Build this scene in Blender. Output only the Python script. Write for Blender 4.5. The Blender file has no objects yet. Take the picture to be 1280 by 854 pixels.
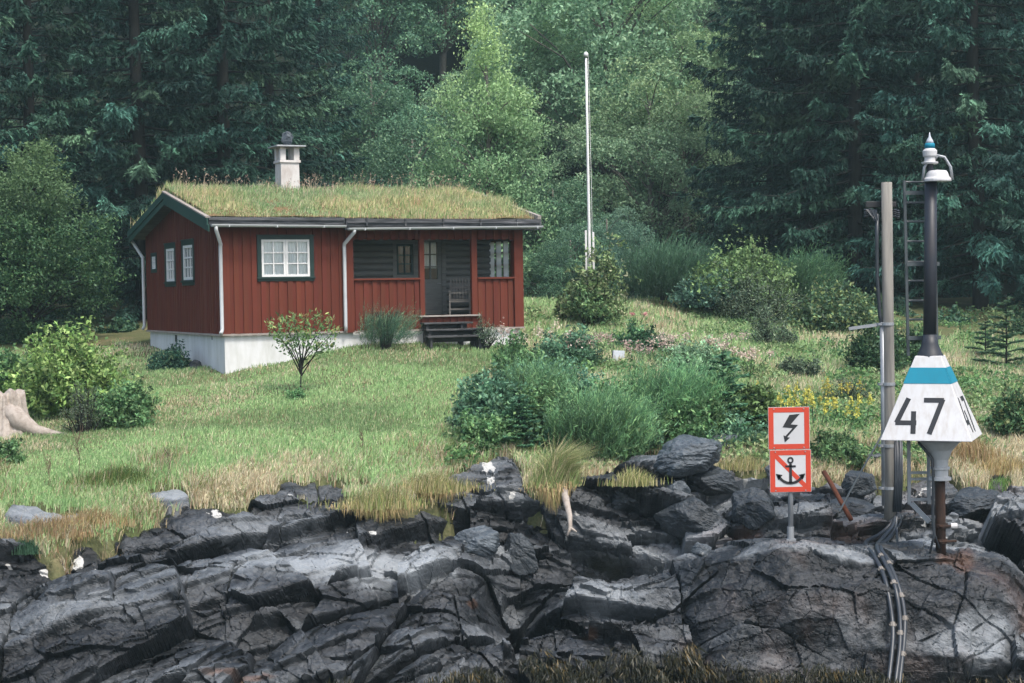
import bpy, math, random
import numpy as np
from mathutils import Vector, Matrix
from mathutils.bvhtree import BVHTree

R = math.radians
rng = np.random.default_rng(11)
random.seed(11)
scene = bpy.context.scene
col = scene.collection

# ------------------------------------------------------------------ camera
F, ROLL, PITCH, EYE = 2098.0, 0.0163, 0.0298, 6.0      # focal length in pixels of a 1280 wide frame
cr, sr, cp, sp = math.cos(ROLL), math.sin(ROLL), math.cos(PITCH), math.sin(PITCH)


def ray(px, py):
    """direction (Y = 1) seen at a point of the 1280x854 frame; arrays allowed"""
    a = (np.asarray(px, float) - 640) / F
    b = (np.asarray(py, float) - 427) / F
    x = a * cr - b * sr
    zu = -(a * sr + b * cr)
    Y = cp + sp * zu
    Z = -sp + cp * zu
    return x / Y, Z / Y


def at(px, py, d):
    x, z = ray(px, py)
    return Vector((float(x * d), float(d), float(EYE + z * d)))


cam_d = bpy.data.cameras.new('camera')
cam = bpy.data.objects.new('camera', cam_d)
col.objects.link(cam)
rt = Vector((cr, 0, 0)) - sr * Vector((0, sp, cp))
up = sr * Vector((1, 0, 0)) + cr * Vector((0, sp, cp))
fw = Vector((0, cp, -sp))
m3 = Matrix((rt, up, -fw)).transposed()
cam.matrix_world = Matrix.Translation((0, 0, EYE)) @ m3.to_4x4()
cam_d.sensor_width = 36
cam_d.lens = F / 1280 * 36
cam_d.clip_end = 2000
scene.camera = cam


# ------------------------------------------------------------------ noise
def _h(ix, iy, seed):
    with np.errstate(over='ignore'):
        n = (ix.astype(np.int64) * 374761393 + iy.astype(np.int64) * 668265263 + seed * 2147483647 + seed * 97531)
        n = (n ^ (n >> 13)) * 1274126177
        n = n & 0x7fffffff
        n = (n ^ (n >> 15)) * 2246822519
        n = (n ^ (n >> 13)) & 0xffffff
    return n / float(0xffffff)


def vnoise(x, y, seed=0):
    x = np.asarray(x, float); y = np.asarray(y, float)
    ix = np.floor(x); iy = np.floor(y)
    fx = x - ix; fy = y - iy
    fx = fx * fx * fx * (fx * (fx * 6 - 15) + 10); fy = fy * fy * fy * (fy * (fy * 6 - 15) + 10)
    a = _h(ix, iy, seed); b = _h(ix + 1, iy, seed); c = _h(ix, iy + 1, seed); d = _h(ix + 1, iy + 1, seed)
    return (a + (b - a) * fx) * (1 - fy) + (c + (d - c) * fx) * fy - 0.5


def fbm(x, y, seed=0, o=4):
    s = 0; a = 1.0
    for i in range(o):
        s = s + a * vnoise(x * 2 ** i + 17.3 * i, y * 2 ** i - 9.1 * i, seed + i)
        a *= 0.5
    return s


def worley(x, y, seed):
    """F1, F2, offset from the nearest seed, three random numbers of the cell"""
    ix = np.floor(x); iy = np.floor(y)
    f1 = np.full(x.shape, 9e9); f2 = f1.copy()
    ox = np.zeros(x.shape); oy = ox.copy(); cx = ox.copy(); cy = ox.copy()
    for i in (-1, 0, 1):
        for j in (-1, 0, 1):
            gx = ix + i; gy = iy + j
            dx = x - gx - _h(gx, gy, seed); dy = y - gy - _h(gx, gy, seed + 50)
            d = np.hypot(dx, dy)
            near = d < f1
            f2 = np.where(near, f1, np.minimum(f2, d))
            ox = np.where(near, dx, ox); oy = np.where(near, dy, oy)
            cx = np.where(near, gx, cx); cy = np.where(near, gy, cy)
            f1 = np.where(near, d, f1)
    return f1, f2, ox, oy, _h(cx, cy, seed + 1), _h(cx, cy, seed + 2), _h(cx, cy, seed + 3)


def sstep(a, b, x):
    t = np.clip((x - a) / (b - a), 0, 1)
    return t * t * (3 - 2 * t)


# ------------------------------------------------------------------ materials
def nodes(name):
    m = bpy.data.materials.new(name)
    m.use_nodes = True
    nt = m.node_tree
    return m, nt, nt.nodes['Principled BSDF']


def N(nt, typ, ins=None, **kw):
    n = nt.nodes.new(typ)
    for k, v in kw.items():
        setattr(n, k, v)
    for k, v in (ins or {}).items():
        if hasattr(v, 'node'):
            nt.links.new(v, n.inputs[k])
        else:
            n.inputs[k].default_value = v
    return n


def ramp(nt, fac, stops):
    n = nt.nodes.new('ShaderNodeValToRGB')
    e = n.color_ramp.elements
    while len(e) < len(stops):
        e.new(0.5)
    for k, (p, c) in enumerate(stops):
        e[k].position = p
        e[k].color = (*c, 1) if len(c) == 3 else c
    nt.links.new(fac, n.inputs[0])
    return n.outputs[0]


def mixc(nt, fac, a, b, mode='MIX'):
    n = nt.nodes.new('ShaderNodeMix')
    n.data_type = 'RGBA'; n.blend_type = mode
    for s, v in ((n.inputs[0], fac), (n.inputs[6], a), (n.inputs[7], b)):
        if hasattr(v, 'node'):
            nt.links.new(v, s)
        elif isinstance(v, (int, float)):
            s.default_value = v
        else:
            s.default_value = (*v, 1)
    return n.outputs[2]


def coords(nt, scale=(1, 1, 1)):
    tc = N(nt, 'ShaderNodeTexCoord')
    mp = N(nt, 'ShaderNodeMapping', {'Vector': tc.outputs['Object'], 'Scale': scale})
    return mp.outputs[0]


def paint(name, base, dirt=None, rough=0.6, grain=(6, 6, 1.2), amount=0.5, bump=0.15, spec=0.35, metallic=0.0):
    """weathered surface: base colour with streaky dirt or wear of its own"""
    m, nt, b = nodes(name)
    co = coords(nt, grain)
    n1 = N(nt, 'ShaderNodeTexNoise', {'Vector': co, 'Scale': 2.0, 'Detail': 6.0, 'Roughness': 0.65})
    n2 = N(nt, 'ShaderNodeTexNoise', {'Vector': coords(nt), 'Scale': 1.3, 'Detail': 5.0})
    dirt = dirt or tuple(c * 0.6 for c in base)
    f = ramp(nt, n1.outputs[0], [(0.42, (0, 0, 0)), (0.72, (amount,) * 3)])
    c = mixc(nt, f, base, dirt)
    c = mixc(nt, ramp(nt, n2.outputs[0], [(0.35, (0, 0, 0)), (0.75, (0.5,) * 3)]), c, tuple(x * 0.75 for x in base))
    nt.links.new(c, b.inputs['Base Color'])
    b.inputs['Roughness'].default_value = rough
    b.inputs['Specular IOR Level'].default_value = spec
    b.inputs['Metallic'].default_value = metallic
    bp = N(nt, 'ShaderNodeBump', {'Height': n1.outputs[0], 'Strength': bump, 'Distance': 0.02})
    nt.links.new(bp.outputs[0], b.inputs['Normal'])
    return m


def leafmat(name, rough=0.55, trans=0.3, spec=0.3, tint=(1, 1, 1)):
    m, nt, b = nodes(name)
    a = N(nt, 'ShaderNodeAttribute', attribute_name='col')
    oi = N(nt, 'ShaderNodeObjectInfo')
    hs = N(nt, 'ShaderNodeHueSaturation', {'Color': mixc(nt, 1.0, a.outputs[0], tint, 'MULTIPLY')})
    nt.links.new(N(nt, 'ShaderNodeMapRange', {0: oi.outputs['Random'], 3: 0.485, 4: 0.515}).outputs[0], hs.inputs['Hue'])
    nt.links.new(N(nt, 'ShaderNodeMapRange', {0: oi.outputs['Random'], 3: 0.78, 4: 1.25}).outputs[0], hs.inputs['Value'])
    c = hs.outputs[0]
    nt.links.new(c, b.inputs['Base Color'])
    b.inputs['Roughness'].default_value = rough
    b.inputs['Specular IOR Level'].default_value = spec
    tr = N(nt, 'ShaderNodeBsdfTranslucent', {'Color': c})
    mx = N(nt, 'ShaderNodeMixShader', {0: trans, 1: b.outputs[0], 2: tr.outputs[0]})
    nt.links.new(mx.outputs[0], nt.nodes['Material Output'].inputs[0])
    return m


def glassmat():
    m, nt, b = nodes('window_glass')
    nt.nodes.remove(b)
    g = N(nt, 'ShaderNodeBsdfGlossy', {'Color': (0.9, 0.95, 0.95, 1), 'Roughness': 0.03})
    t = N(nt, 'ShaderNodeBsdfTransparent', {'Color': (0.95, 0.97, 0.97, 1)})
    fr = N(nt, 'ShaderNodeFresnel', {'IOR': 1.5})
    mx = N(nt, 'ShaderNodeMixShader', {0: fr.outputs[0], 1: t.outputs[0], 2: g.outputs[0]})
    nt.links.new(mx.outputs[0], nt.nodes['Material Output'].inputs[0])
    return m


def rockmat(name, attr=True, light=1.0, body=1.0):
    m, nt, b = nodes(name)
    geo = N(nt, 'ShaderNodeNewGeometry')
    P = geo.outputs['Position']
    n1 = N(nt, 'ShaderNodeTexNoise', {'Vector': P, 'Scale': 1.1, 'Detail': 8.0, 'Roughness': 0.6})
    n2 = N(nt, 'ShaderNodeTexNoise', {'Vector': P, 'Scale': 9.0, 'Detail': 8.0, 'Roughness': 0.7})
    mp = N(nt, 'ShaderNodeMapping', {'Vector': P, 'Rotation': (0, R(-22), 0), 'Scale': (0.9, 1.1, 1.7)})
    n3 = N(nt, 'ShaderNodeTexNoise', {'Vector': mp.outputs[0], 'Scale': 3.0, 'Detail': 7.0, 'Roughness': 0.62, 'Distortion': 0.6})
    dark, mid, pale = (0.0055, 0.0075, 0.0095), (0.0150, 0.0190, 0.0225), (0.215, 0.235, 0.25)
    c = ramp(nt, n3.outputs[0], [(0.3, dark), (0.52, mid), (0.75, tuple(x * 1.5 for x in mid))])
    if body != 1.0: c = mixc(nt, 1.0, c, (body,) * 3, 'MULTIPLY')
    if attr:
        a = N(nt, 'ShaderNodeAttribute', attribute_name='col')
        sep = N(nt, 'ShaderNodeSeparateColor', {0: a.outputs[0]})
        # red = how pale (ledge tops painted lighter as if lit from above), green = white lichen, blue = rust or ochre stain
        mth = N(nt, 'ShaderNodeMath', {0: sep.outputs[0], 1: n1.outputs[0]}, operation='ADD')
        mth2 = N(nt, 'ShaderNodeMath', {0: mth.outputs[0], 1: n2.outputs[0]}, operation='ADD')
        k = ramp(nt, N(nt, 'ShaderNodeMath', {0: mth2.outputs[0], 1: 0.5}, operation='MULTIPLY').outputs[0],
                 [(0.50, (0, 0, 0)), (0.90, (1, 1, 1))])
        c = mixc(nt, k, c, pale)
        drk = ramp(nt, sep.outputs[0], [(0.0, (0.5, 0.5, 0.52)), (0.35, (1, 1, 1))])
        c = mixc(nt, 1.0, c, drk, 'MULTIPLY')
        li = N(nt, 'ShaderNodeMath', {0: sep.outputs[1], 1: n2.outputs[0]}, operation='MULTIPLY')
        c = mixc(nt, ramp(nt, li.outputs[0], [(0.3, (0, 0, 0)), (0.38, (1, 1, 1))]), c, (0.42, 0.42, 0.4))
        ru = N(nt, 'ShaderNodeMath', {0: sep.outputs[2], 1: n1.outputs[0]}, operation='MULTIPLY')
        c = mixc(nt, ramp(nt, ru.outputs[0], [(0.2, (0, 0, 0)), (0.62, (0.5,) * 3)]), c, (0.15, 0.07, 0.035))
    else:
        k = ramp(nt, n2.outputs[0], [(0.4, (0, 0, 0)), (0.75, (0.6 * light,) * 3)])
        c = mixc(nt, k, c, pale)
        c = mixc(nt, 1.0, c, (0.85, 0.88, 0.9), 'MULTIPLY')
        spot = N(nt, 'ShaderNodeTexVoronoi', {'Vector': P, 'Scale': 4.5})
        c = mixc(nt, ramp(nt, spot.outputs[0], [(0.05, (0.45 * light,) * 3), (0.12, (0, 0, 0))]), c, (0.4, 0.4, 0.38))
    nt.links.new(c, b.inputs['Base Color'])
    nt.links.new(ramp(nt, n2.outputs[0], [(0.3, (0.34,) * 3), (0.7, (0.56,) * 3)]), b.inputs['Roughness'])
    b.inputs['Specular IOR Level'].default_value = 0.45
    b1 = N(nt, 'ShaderNodeBump', {'Height': n3.outputs[0], 'Strength': 0.7, 'Distance': 0.09})
    b2 = N(nt, 'ShaderNodeBump', {'Height': n2.outputs[0], 'Strength': 0.8, 'Distance': 0.035, 'Normal': b1.outputs[0]})
    n4 = N(nt, 'ShaderNodeTexNoise', {'Vector': P, 'Scale': 34.0, 'Detail': 4.0, 'Roughness': 0.7})
    b3 = N(nt, 'ShaderNodeBump', {'Height': n4.outputs[0], 'Strength': 0.6, 'Distance': 0.012, 'Normal': b2.outputs[0]})
    nt.links.new(b3.outputs[0], b.inputs['Normal'])
    return m


def soilmat(name, stops, scale=0.8):
    m, nt, b = nodes(name)
    P = N(nt, 'ShaderNodeNewGeometry').outputs['Position']
    n1 = N(nt, 'ShaderNodeTexNoise', {'Vector': P, 'Scale': scale, 'Detail': 8.0, 'Roughness': 0.65})
    n2 = N(nt, 'ShaderNodeTexNoise', {'Vector': P, 'Scale': 14.0, 'Detail': 5.0})
    c = ramp(nt, n1.outputs[0], stops)
    c = mixc(nt, ramp(nt, n2.outputs[0], [(0.35, (0.5,) * 3), (0.65, (0, 0, 0))]), c, tuple(x * 0.5 for x in stops[0][1]))
    nt.links.new(c, b.inputs['Base Color'])
    b.inputs['Roughness'].default_value = 0.95
    b.inputs['Specular IOR Level'].default_value = 0.1
    bp = N(nt, 'ShaderNodeBump', {'Height': n2.outputs[0], 'Strength': 0.7, 'Distance': 0.05})
    nt.links.new(bp.outputs[0], b.inputs['Normal'])
    return m


M = {}
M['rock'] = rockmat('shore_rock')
M['boulder'] = rockmat('lichened_boulder', attr=False, body=3.2)
M['soil'] = soilmat('lawn_soil', [(0.3, (0.075, 0.10, 0.04)), (0.5, (0.11, 0.115, 0.055)), (0.65, (0.19, 0.155, 0.09))], 0.7)
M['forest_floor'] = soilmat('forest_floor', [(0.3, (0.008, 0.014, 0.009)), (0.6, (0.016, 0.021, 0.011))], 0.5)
M['leaf'] = leafmat('leaf_green', trans=0.3, tint=(0.98, 1.1, 1.05))
M['needle'] = leafmat('needle_green', rough=0.6, trans=0.12, spec=0.2, tint=(0.9, 1.06, 1.04))
M['grass'] = leafmat('grass_blade', rough=0.6, trans=0.3, spec=0.15, tint=(1.0, 1.0, 1.1))
M['weed'] = leafmat('seaweed', rough=0.4, trans=0.1, spec=0.25)
M['flower'] = leafmat('flower_petal', rough=0.8, trans=0.35, spec=0.1)
M['red'] = paint('red_boards', (0.12, 0.0275, 0.015), (0.075, 0.021, 0.014), 0.75, (9, 9, 0.6), 0.6, 0.25, 0.2)
M['boards'] = paint('red_cladding', (0.116, 0.0265, 0.0145), (0.075, 0.021, 0.014), 0.75, (9, 9, 0.6), 0.6, 0.25, 0.2)
_nt = M['boards'].node_tree; _b = _nt.nodes['Principled BSDF']
_l = _b.inputs['Base Color'].links[0].from_socket
_nt.links.new(mixc(_nt, 1.0, _l, N(_nt, 'ShaderNodeAttribute', attribute_name='col').outputs[0], 'MULTIPLY'), _b.inputs['Base Color'])
M['green'] = paint('green_trim', (0.011, 0.05, 0.038), (0.008, 0.034, 0.028), 0.55, (3, 3, 3), 0.6)
M['darkgreen'] = paint('dark_green_trim', (0.007, 0.026, 0.022), (0.006, 0.02, 0.018), 0.5, (3, 3, 3), 0.6)
M['white'] = paint('white_paint', (0.66, 0.66, 0.65), (0.5, 0.5, 0.46), 0.45, (5, 5, 1), 0.35, 0.05)
M['render'] = paint('white_render', (0.61, 0.62, 0.62), (0.4, 0.41, 0.37), 0.85, (2.5, 2.5, 0.6), 0.75, 0.4, 0.15)
M['chimney'] = paint('chimney_render', (0.54, 0.525, 0.505), (0.32, 0.27, 0.24), 0.9, (2.5, 2.5, 1), 0.75, 0.4, 0.15)
M['grey_wood'] = paint('grey_planks', (0.17, 0.175, 0.165), (0.09, 0.093, 0.09), 0.8, (1.0, 6, 9), 0.8, 0.3, 0.2)
M['steps'] = paint('weathered_steps', (0.03, 0.031, 0.033), (0.13, 0.13, 0.13), 0.75, (1, 5, 5), 0.7, 0.3, 0.25)
M['eave'] = paint('weathered_eave_board', (0.028, 0.031, 0.034), (0.22, 0.22, 0.23), 0.7, (0.8, 8, 8), 0.75, 0.25, 0.3)
M['rake'] = paint('bleached_plank', (0.3, 0.27, 0.245), (0.17, 0.14, 0.12), 0.85, (2, 2, 2), 0.7, 0.3, 0.15)
M['gutter'] = paint('pale_metal_gutter', (0.45, 0.47, 0.48), (0.3, 0.31, 0.32), 0.4, (2, 2, 2), 0.4, 0.03, 0.5)
M['curtain'] = paint('white_curtain', (0.85, 0.86, 0.87), (0.7, 0.72, 0.74), 0.9, (22, 22, 0.3), 0.6, 0.5, 0.1)
M['backlit_curtain'] = paint('backlit_curtain', (0.78, 0.78, 0.76), (0.62, 0.62, 0.6), 0.9, (12, 12, 2), 0.4, 0.3, 0.1)
_m = M['backlit_curtain']; _nt = _m.node_tree; _b = _nt.nodes['Principled BSDF']
_tr = N(_nt, 'ShaderNodeBsdfTranslucent', {'Color': (0.8, 0.8, 0.8, 1)})
_mx = N(_nt, 'ShaderNodeMixShader', {0: 0.65, 1: _b.outputs[0], 2: _tr.outputs[0]})
_nt.links.new(_mx.outputs[0], _nt.nodes['Material Output'].inputs[0])
M['brown_frame'] = paint('brown_frame', (0.12, 0.06, 0.03), (0.07, 0.04, 0.02), 0.6, (4, 4, 2), 0.6)
M['chair'] = paint('pale_chair_wood', (0.15, 0.14, 0.125), (0.1, 0.09, 0.08), 0.7, (4, 4, 4), 0.6)
M['glass'] = glassmat()
M['pole_wood'] = paint('pole_wood', (0.235, 0.225, 0.2), (0.085, 0.083, 0.08), 0.85, (7, 7, 0.35), 0.9, 0.35, 0.15)
M['galv'] = paint('galvanised_steel', (0.3, 0.32, 0.335), (0.2, 0.21, 0.22), 0.45, (3, 3, 2), 0.6, 0.05, 0.5, 0.35)
M['darksteel'] = paint('dark_painted_steel', (0.014, 0.018, 0.026), (0.05, 0.032, 0.024), 0.5, (4, 4, 0.8), 0.3, 0.1, 0.45)
M['ladder'] = paint('dark_ladder_steel', (0.055, 0.07, 0.075), (0.09, 0.1, 0.105), 0.5, (3, 3, 3), 0.5, 0.05, 0.45)
M['flange'] = paint('weathered_flange', (0.46, 0.47, 0.47), (0.3, 0.3, 0.29), 0.6, (4, 4, 2), 0.6, 0.05, 0.3)
M['dryweed'] = paint('dry_weed', (0.12, 0.085, 0.055), (0.07, 0.05, 0.035), 0.9, (5, 5, 5), 0.5)
M['rust'] = paint('rusty_steel', (0.03, 0.019, 0.015), (0.065, 0.032, 0.019), 0.85, (6, 6, 2), 0.9, 0.5, 0.2)
M['rustpipe'] = paint('orange_rusty_pipe', (0.13, 0.045, 0.024), (0.07, 0.03, 0.018), 0.8, (5, 5, 5), 0.9, 0.4, 0.2)
M['beacon_white'] = paint('beacon_white', (0.52, 0.525, 0.53), (0.3, 0.24, 0.18), 0.5, (7, 7, 0.7), 0.42, 0.03, 0.4)
M['blue'] = paint('beacon_blue', (0.012, 0.2, 0.29), (0.02, 0.16, 0.23), 0.6, (6, 6, 1), 0.4, 0.0, 0.2)
M['black'] = paint('black_paint', (0.018, 0.019, 0.022), (0.03, 0.03, 0.03), 0.5, (4, 4, 4), 0.5, 0.03)
M['signred'] = paint('sign_red', (0.5, 0.05, 0.022), (0.42, 0.045, 0.022), 0.45, (9, 9, 9), 0.1, 0.0, 0.4)
M['signwhite'] = paint('sign_white', (0.5, 0.505, 0.51), (0.38, 0.37, 0.35), 0.4, (3, 3, 3), 0.2, 0.02, 0.4)
M['cable'] = paint('black_cable', (0.022, 0.028, 0.036), (0.05, 0.055, 0.06), 0.4, (4, 4, 4), 0.5, 0.03, 0.5)
M['clamp'] = paint('pale_clamp', (0.2, 0.185, 0.165), (0.1, 0.075, 0.055), 0.6, (8, 8, 8), 0.7, 0.05)
M['bark'] = paint('bark', (0.022, 0.021, 0.019), (0.045, 0.044, 0.04), 0.95, (6, 6, 1.5), 0.8, 0.6, 0.1)
M['palebark'] = paint('grey_bark', (0.16, 0.15, 0.13), (0.06, 0.055, 0.05), 0.95, (6, 6, 2), 0.8, 0.5, 0.1)
M['deadwood'] = paint('bleached_deadwood', (0.36, 0.32, 0.28), (0.15, 0.11, 0.085), 0.85, (5, 5, 5), 0.8, 0.5, 0.15)
M['box_grey'] = paint('grey_box', (0.4, 0.44, 0.48), (0.3, 0.33, 0.36), 0.5, (3, 3, 3), 0.4)


# ------------------------------------------------------------------ mesh building
class MB:
    def __init__(s):
        s.v = []; s.f = []; s.c = []; s.n = 0; s.mi = []

    def add(s, V, Fc, c=None, mi=0):
        V = np.asarray(V, float).reshape(-1, 3)
        Fc = np.asarray(Fc, int)
        s.v.append(V); s.f.append(Fc + s.n); s.mi.append(mi)
        cc = np.ones((len(V), 3)) if c is None else np.broadcast_to(np.asarray(c, float), (len(V), 3))
        s.c.append(cc); s.n += len(V)
        return s

    def box(s, x0, x1, y0, y1, z0, z1, c=None, mi=0):
        V = [(x, y, z) for z in (z0, z1) for y in (y0, y1) for x in (x0, x1)]
        s.add(V, [(0, 2, 3, 1), (4, 5, 7, 6), (0, 1, 5, 4), (2, 6, 7, 3), (0, 4, 6, 2), (1, 3, 7, 5)], c, mi)
        return s

    def bar(s, a, b, w, h, upv=(0, 0, 1), c=None, mi=0):
        """a board from a to b: width w sideways, h along upv"""
        a = np.array(a, float); b = np.array(b, float)
        t = b - a; t /= np.linalg.norm(t)
        sd = np.cross(t, np.array(upv, float)); sd /= np.linalg.norm(sd)
        u = np.cross(sd, t)
        V = []
        for p in (a, b):
            for i, j in ((-1, -1), (1, -1), (1, 1), (-1, 1)):
                V.append(p + sd * i * w / 2 + u * j * h / 2)
        s.add(V, [(0, 1, 2, 3), (7, 6, 5, 4), (0, 4, 5, 1), (1, 5, 6, 2), (2, 6, 7, 3), (3, 7, 4, 0)], c, mi)
        return s

    def tube(s, pts, rad, seg=8, c=None, mi=0, cap=True):
        pts = np.array([tuple(p) for p in pts], float); n = len(pts)
        rad = np.broadcast_to(np.asarray(rad, float), (n,))
        T = np.gradient(pts, axis=0) if n > 2 else np.array([pts[1] - pts[0]] * 2)
        T /= np.linalg.norm(T, axis=1)[:, None] + 1e-12
        ref = np.array((0.0, 0, 1)) if abs(T[0][2]) < 0.9 else np.array((1.0, 0, 0))
        V = []
        for i in range(n):
            a = np.cross(T[i], ref); a /= np.linalg.norm(a) + 1e-12
            b = np.cross(T[i], a)
            ref = np.cross(a, T[i]) if abs(np.dot(ref, T[i])) > 0.9 else ref
            ang = np.linspace(0, 2 * math.pi, seg, endpoint=False)
            V.append(pts[i] + rad[i] * (np.cos(ang)[:, None] * a + np.sin(ang)[:, None] * b))
        V = np.concatenate(V)
        Q = []
        for i in range(n - 1):
            for k in range(seg):
                k2 = (k + 1) % seg
                Q.append((i * seg + k, i * seg + k2, (i + 1) * seg + k2, (i + 1) * seg + k))
        base = s.n
        s.add(V, Q, c, mi)
        if cap:
            for i, fl in ((0, 1), (n - 1, 0)):
                idx = list(range(i * seg, (i + 1) * seg))
                s.f.append(np.array([idx[::-1] if fl else idx]) + base); s.mi.append(mi)
        return s

    def lathe(s, prof, seg=24, o=(0, 0, 0), c=None, mi=0):
        V = []; n = len(prof)
        for r, z in prof:
            for k in range(seg):
                a = 2 * math.pi * k / seg
                V.append((o[0] + r * math.cos(a), o[1] + r * math.sin(a), o[2] + z))
        Q = [(i * seg + k, i * seg + (k + 1) % seg, (i + 1) * seg + (k + 1) % seg, (i + 1) * seg + k)
             for i in range(n - 1) for k in range(seg)]
        base = s.n
        s.add(V, Q, c, mi)
        s.f.append(np.array([list(range(seg))[::-1]]) + base); s.mi.append(mi)
        s.f.append(np.array([[(n - 1) * seg + k for k in range(seg)]]) + base); s.mi.append(mi)
        return s

    def prism(s, poly, o, ax, ay, th, c=None, mi=0):
        """a flat outline (list of 2-D points) in the plane o + x*ax + y*ay, with thickness th along ax x ay"""
        o = np.array(o, float); ax = np.array(ax, float); ay = np.array(ay, float)
        nz = np.cross(ax, ay); nz /= np.linalg.norm(nz)
        n = len(poly)
        A = [o + p[0] * ax + p[1] * ay for p in poly]
        V = A + [p + nz * th for p in A]
        base = s.n
        s.add(V, [(i, (i + 1) % n, n + (i + 1) % n, n + i) for i in range(n)], c, mi)
        s.f.append(np.array([list(range(n))[::-1]]) + base); s.mi.append(mi)
        s.f.append(np.array([list(range(n, 2 * n))]) + base); s.mi.append(mi)
        return s

    def build(s, name, mat, parent=None, smooth=False, bevel=0.0, mw=None):
        me = bpy.data.meshes.new(name)
        V = np.concatenate(s.v).astype(np.float32)
        loops = np.concatenate([f.ravel() for f in s.f]).astype(np.int32)
        tot = np.concatenate([np.full(len(f), f.shape[1]) for f in s.f]).astype(np.int32)
        mi = np.concatenate([np.full(len(f), k) for f, k in zip(s.f, s.mi)]).astype(np.int32)
        st = np.concatenate([[0], np.cumsum(tot)[:-1]]).astype(np.int32)
        me.vertices.add(len(V)); me.vertices.foreach_set('co', V.ravel())
        me.loops.add(len(loops)); me.loops.foreach_set('vertex_index', loops)
        me.polygons.add(len(tot)); me.polygons.foreach_set('loop_start', st)
        for m in (mat if isinstance(mat, (list, tuple)) else [mat]):
            me.materials.append(m)
        me.polygons.foreach_set('material_index', mi)
        me.polygons.foreach_set('use_smooth', np.full(len(tot), bool(smooth)))
        me.update(calc_edges=True)
        C = np.concatenate(s.c)
        if not np.all(C == 1):
            a = me.color_attributes.new('col', 'FLOAT_COLOR', 'POINT')
            a.data.foreach_set('color', np.column_stack([C, np.ones(len(C))]).astype(np.float32).ravel())
        me.validate()
        o = bpy.data.objects.new(name, me)
        col.objects.link(o)
        if parent is not None:
            o.parent = parent
        if bevel:
            b = o.modifiers.new('bevel', 'BEVEL'); b.width = bevel; b.segments = 2; b.limit_method = 'ANGLE'
        return o


def tag(o, label=None, cat=None, group=None, kind=None):
    if label: o['label'] = label
    if cat: o['category'] = cat
    if group: o['group'] = group
    if kind: o['kind'] = kind
    return o


def thing(name, label, cat, loc=(0, 0, 0), rotz=0.0, group=None):
    o = bpy.data.objects.new(name, None)
    col.objects.link(o)
    o.location = loc; o.rotation_euler = (0, 0, rotz)
    o.empty_display_size = 0.3
    return tag(o, label, cat, group)


def copy_tree(o, parent=None):
    c = o.copy(); col.objects.link(c); c.parent = parent
    for ch in list(o.children):
        copy_tree(ch, c)
    return c


def norm(a):
    return a / (np.linalg.norm(a, axis=-1, keepdims=True) + 1e-12)


def leaves(mb, P, size, c, asp=0.45, upb=0.6, direc=None, mi=0):
    """one pointed leaf (a folded diamond) per point"""
    P = np.asarray(P); n = len(P)
    if n == 0: return
    size = np.broadcast_to(np.asarray(size, float), (n,))[:, None]
    t = norm(rng.normal(size=(n, 3))) if direc is None else norm(direc + 0.25 * rng.normal(size=(n, 3)))
    nz = norm(rng.normal(size=(n, 3)) * (1 - upb) + np.array((0, 0, upb)))
    b = norm(np.cross(t, nz) + 1e-6)
    V = np.stack([P - t * size * 0.5, P + b * size * 0.5 * asp - t * size * 0.08, P + t * size * 0.5, P - b * size * 0.5 * asp - t * size * 0.08], 1)
    I = np.arange(n)[:, None] * 4 + np.arange(4)
    C = np.repeat(np.broadcast_to(np.asarray(c, float), (n, 3)), 4, 0)
    mb.add(V.reshape(-1, 3), I, C, mi)


def blades(mb, P, h, w, c, lean=0.35, wind=(0.25, 0.0), tip=1.0, mi=0):
    """grass blades: a quad and a tip triangle, bent"""
    n = len(P)
    if n == 0: return
    h = np.broadcast_to(np.asarray(h, float), (n,))[:, None]; w = np.broadcast_to(np.asarray(w, float), (n,))[:, None]
    a = rng.uniform(0, 2 * math.pi, n)
    d = np.stack([np.cos(a), np.sin(a), np.zeros(n)], 1) * (lean * rng.uniform(0.2, 1.2, n))[:, None] + np.array((wind[0], wind[1], 0))
    b = rng.uniform(-1, 1, n)
    s = np.stack([np.cos(b), np.sin(b), np.zeros(n)], 1)
    zz = np.array((0, 0, 1.0))
    mid = P + zz * h * 0.55 + d * h * 0.3
    top = P + zz * h * (1 - 0.25 * np.linalg.norm(d, axis=1, keepdims=True)) + d * h * 0.95
    V = np.stack([P - s * w * 0.5 - zz * 0.03, P + s * w * 0.5 - zz * 0.03, mid + s * w * 0.4, mid - s * w * 0.4, top], 1).reshape(-1, 3)
    I = np.arange(n)[:, None] * 5
    c = np.broadcast_to(np.asarray(c, float), (n, 3))
    C = np.repeat(c, 5, 0)
    base = mb.n
    mb.add(V, I + np.array([0, 1, 2, 3]), C, mi)
    mb.f.append(I + np.array([3, 2, 4]) + base); mb.mi.append(mi)


def pick(n, pal, jit=0.18):
    """n colours from a palette with weights: [(weight, rgb), ...]"""
    w = np.array([p[0] for p in pal], float); w /= w.sum()
    k = rng.choice(len(pal), n, p=w)
    c = np.array([p[1] for p in pal])[k]
    return c * (1 + jit * rng.normal(size=(n, 1))).clip(0.4, 1.8)


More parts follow.
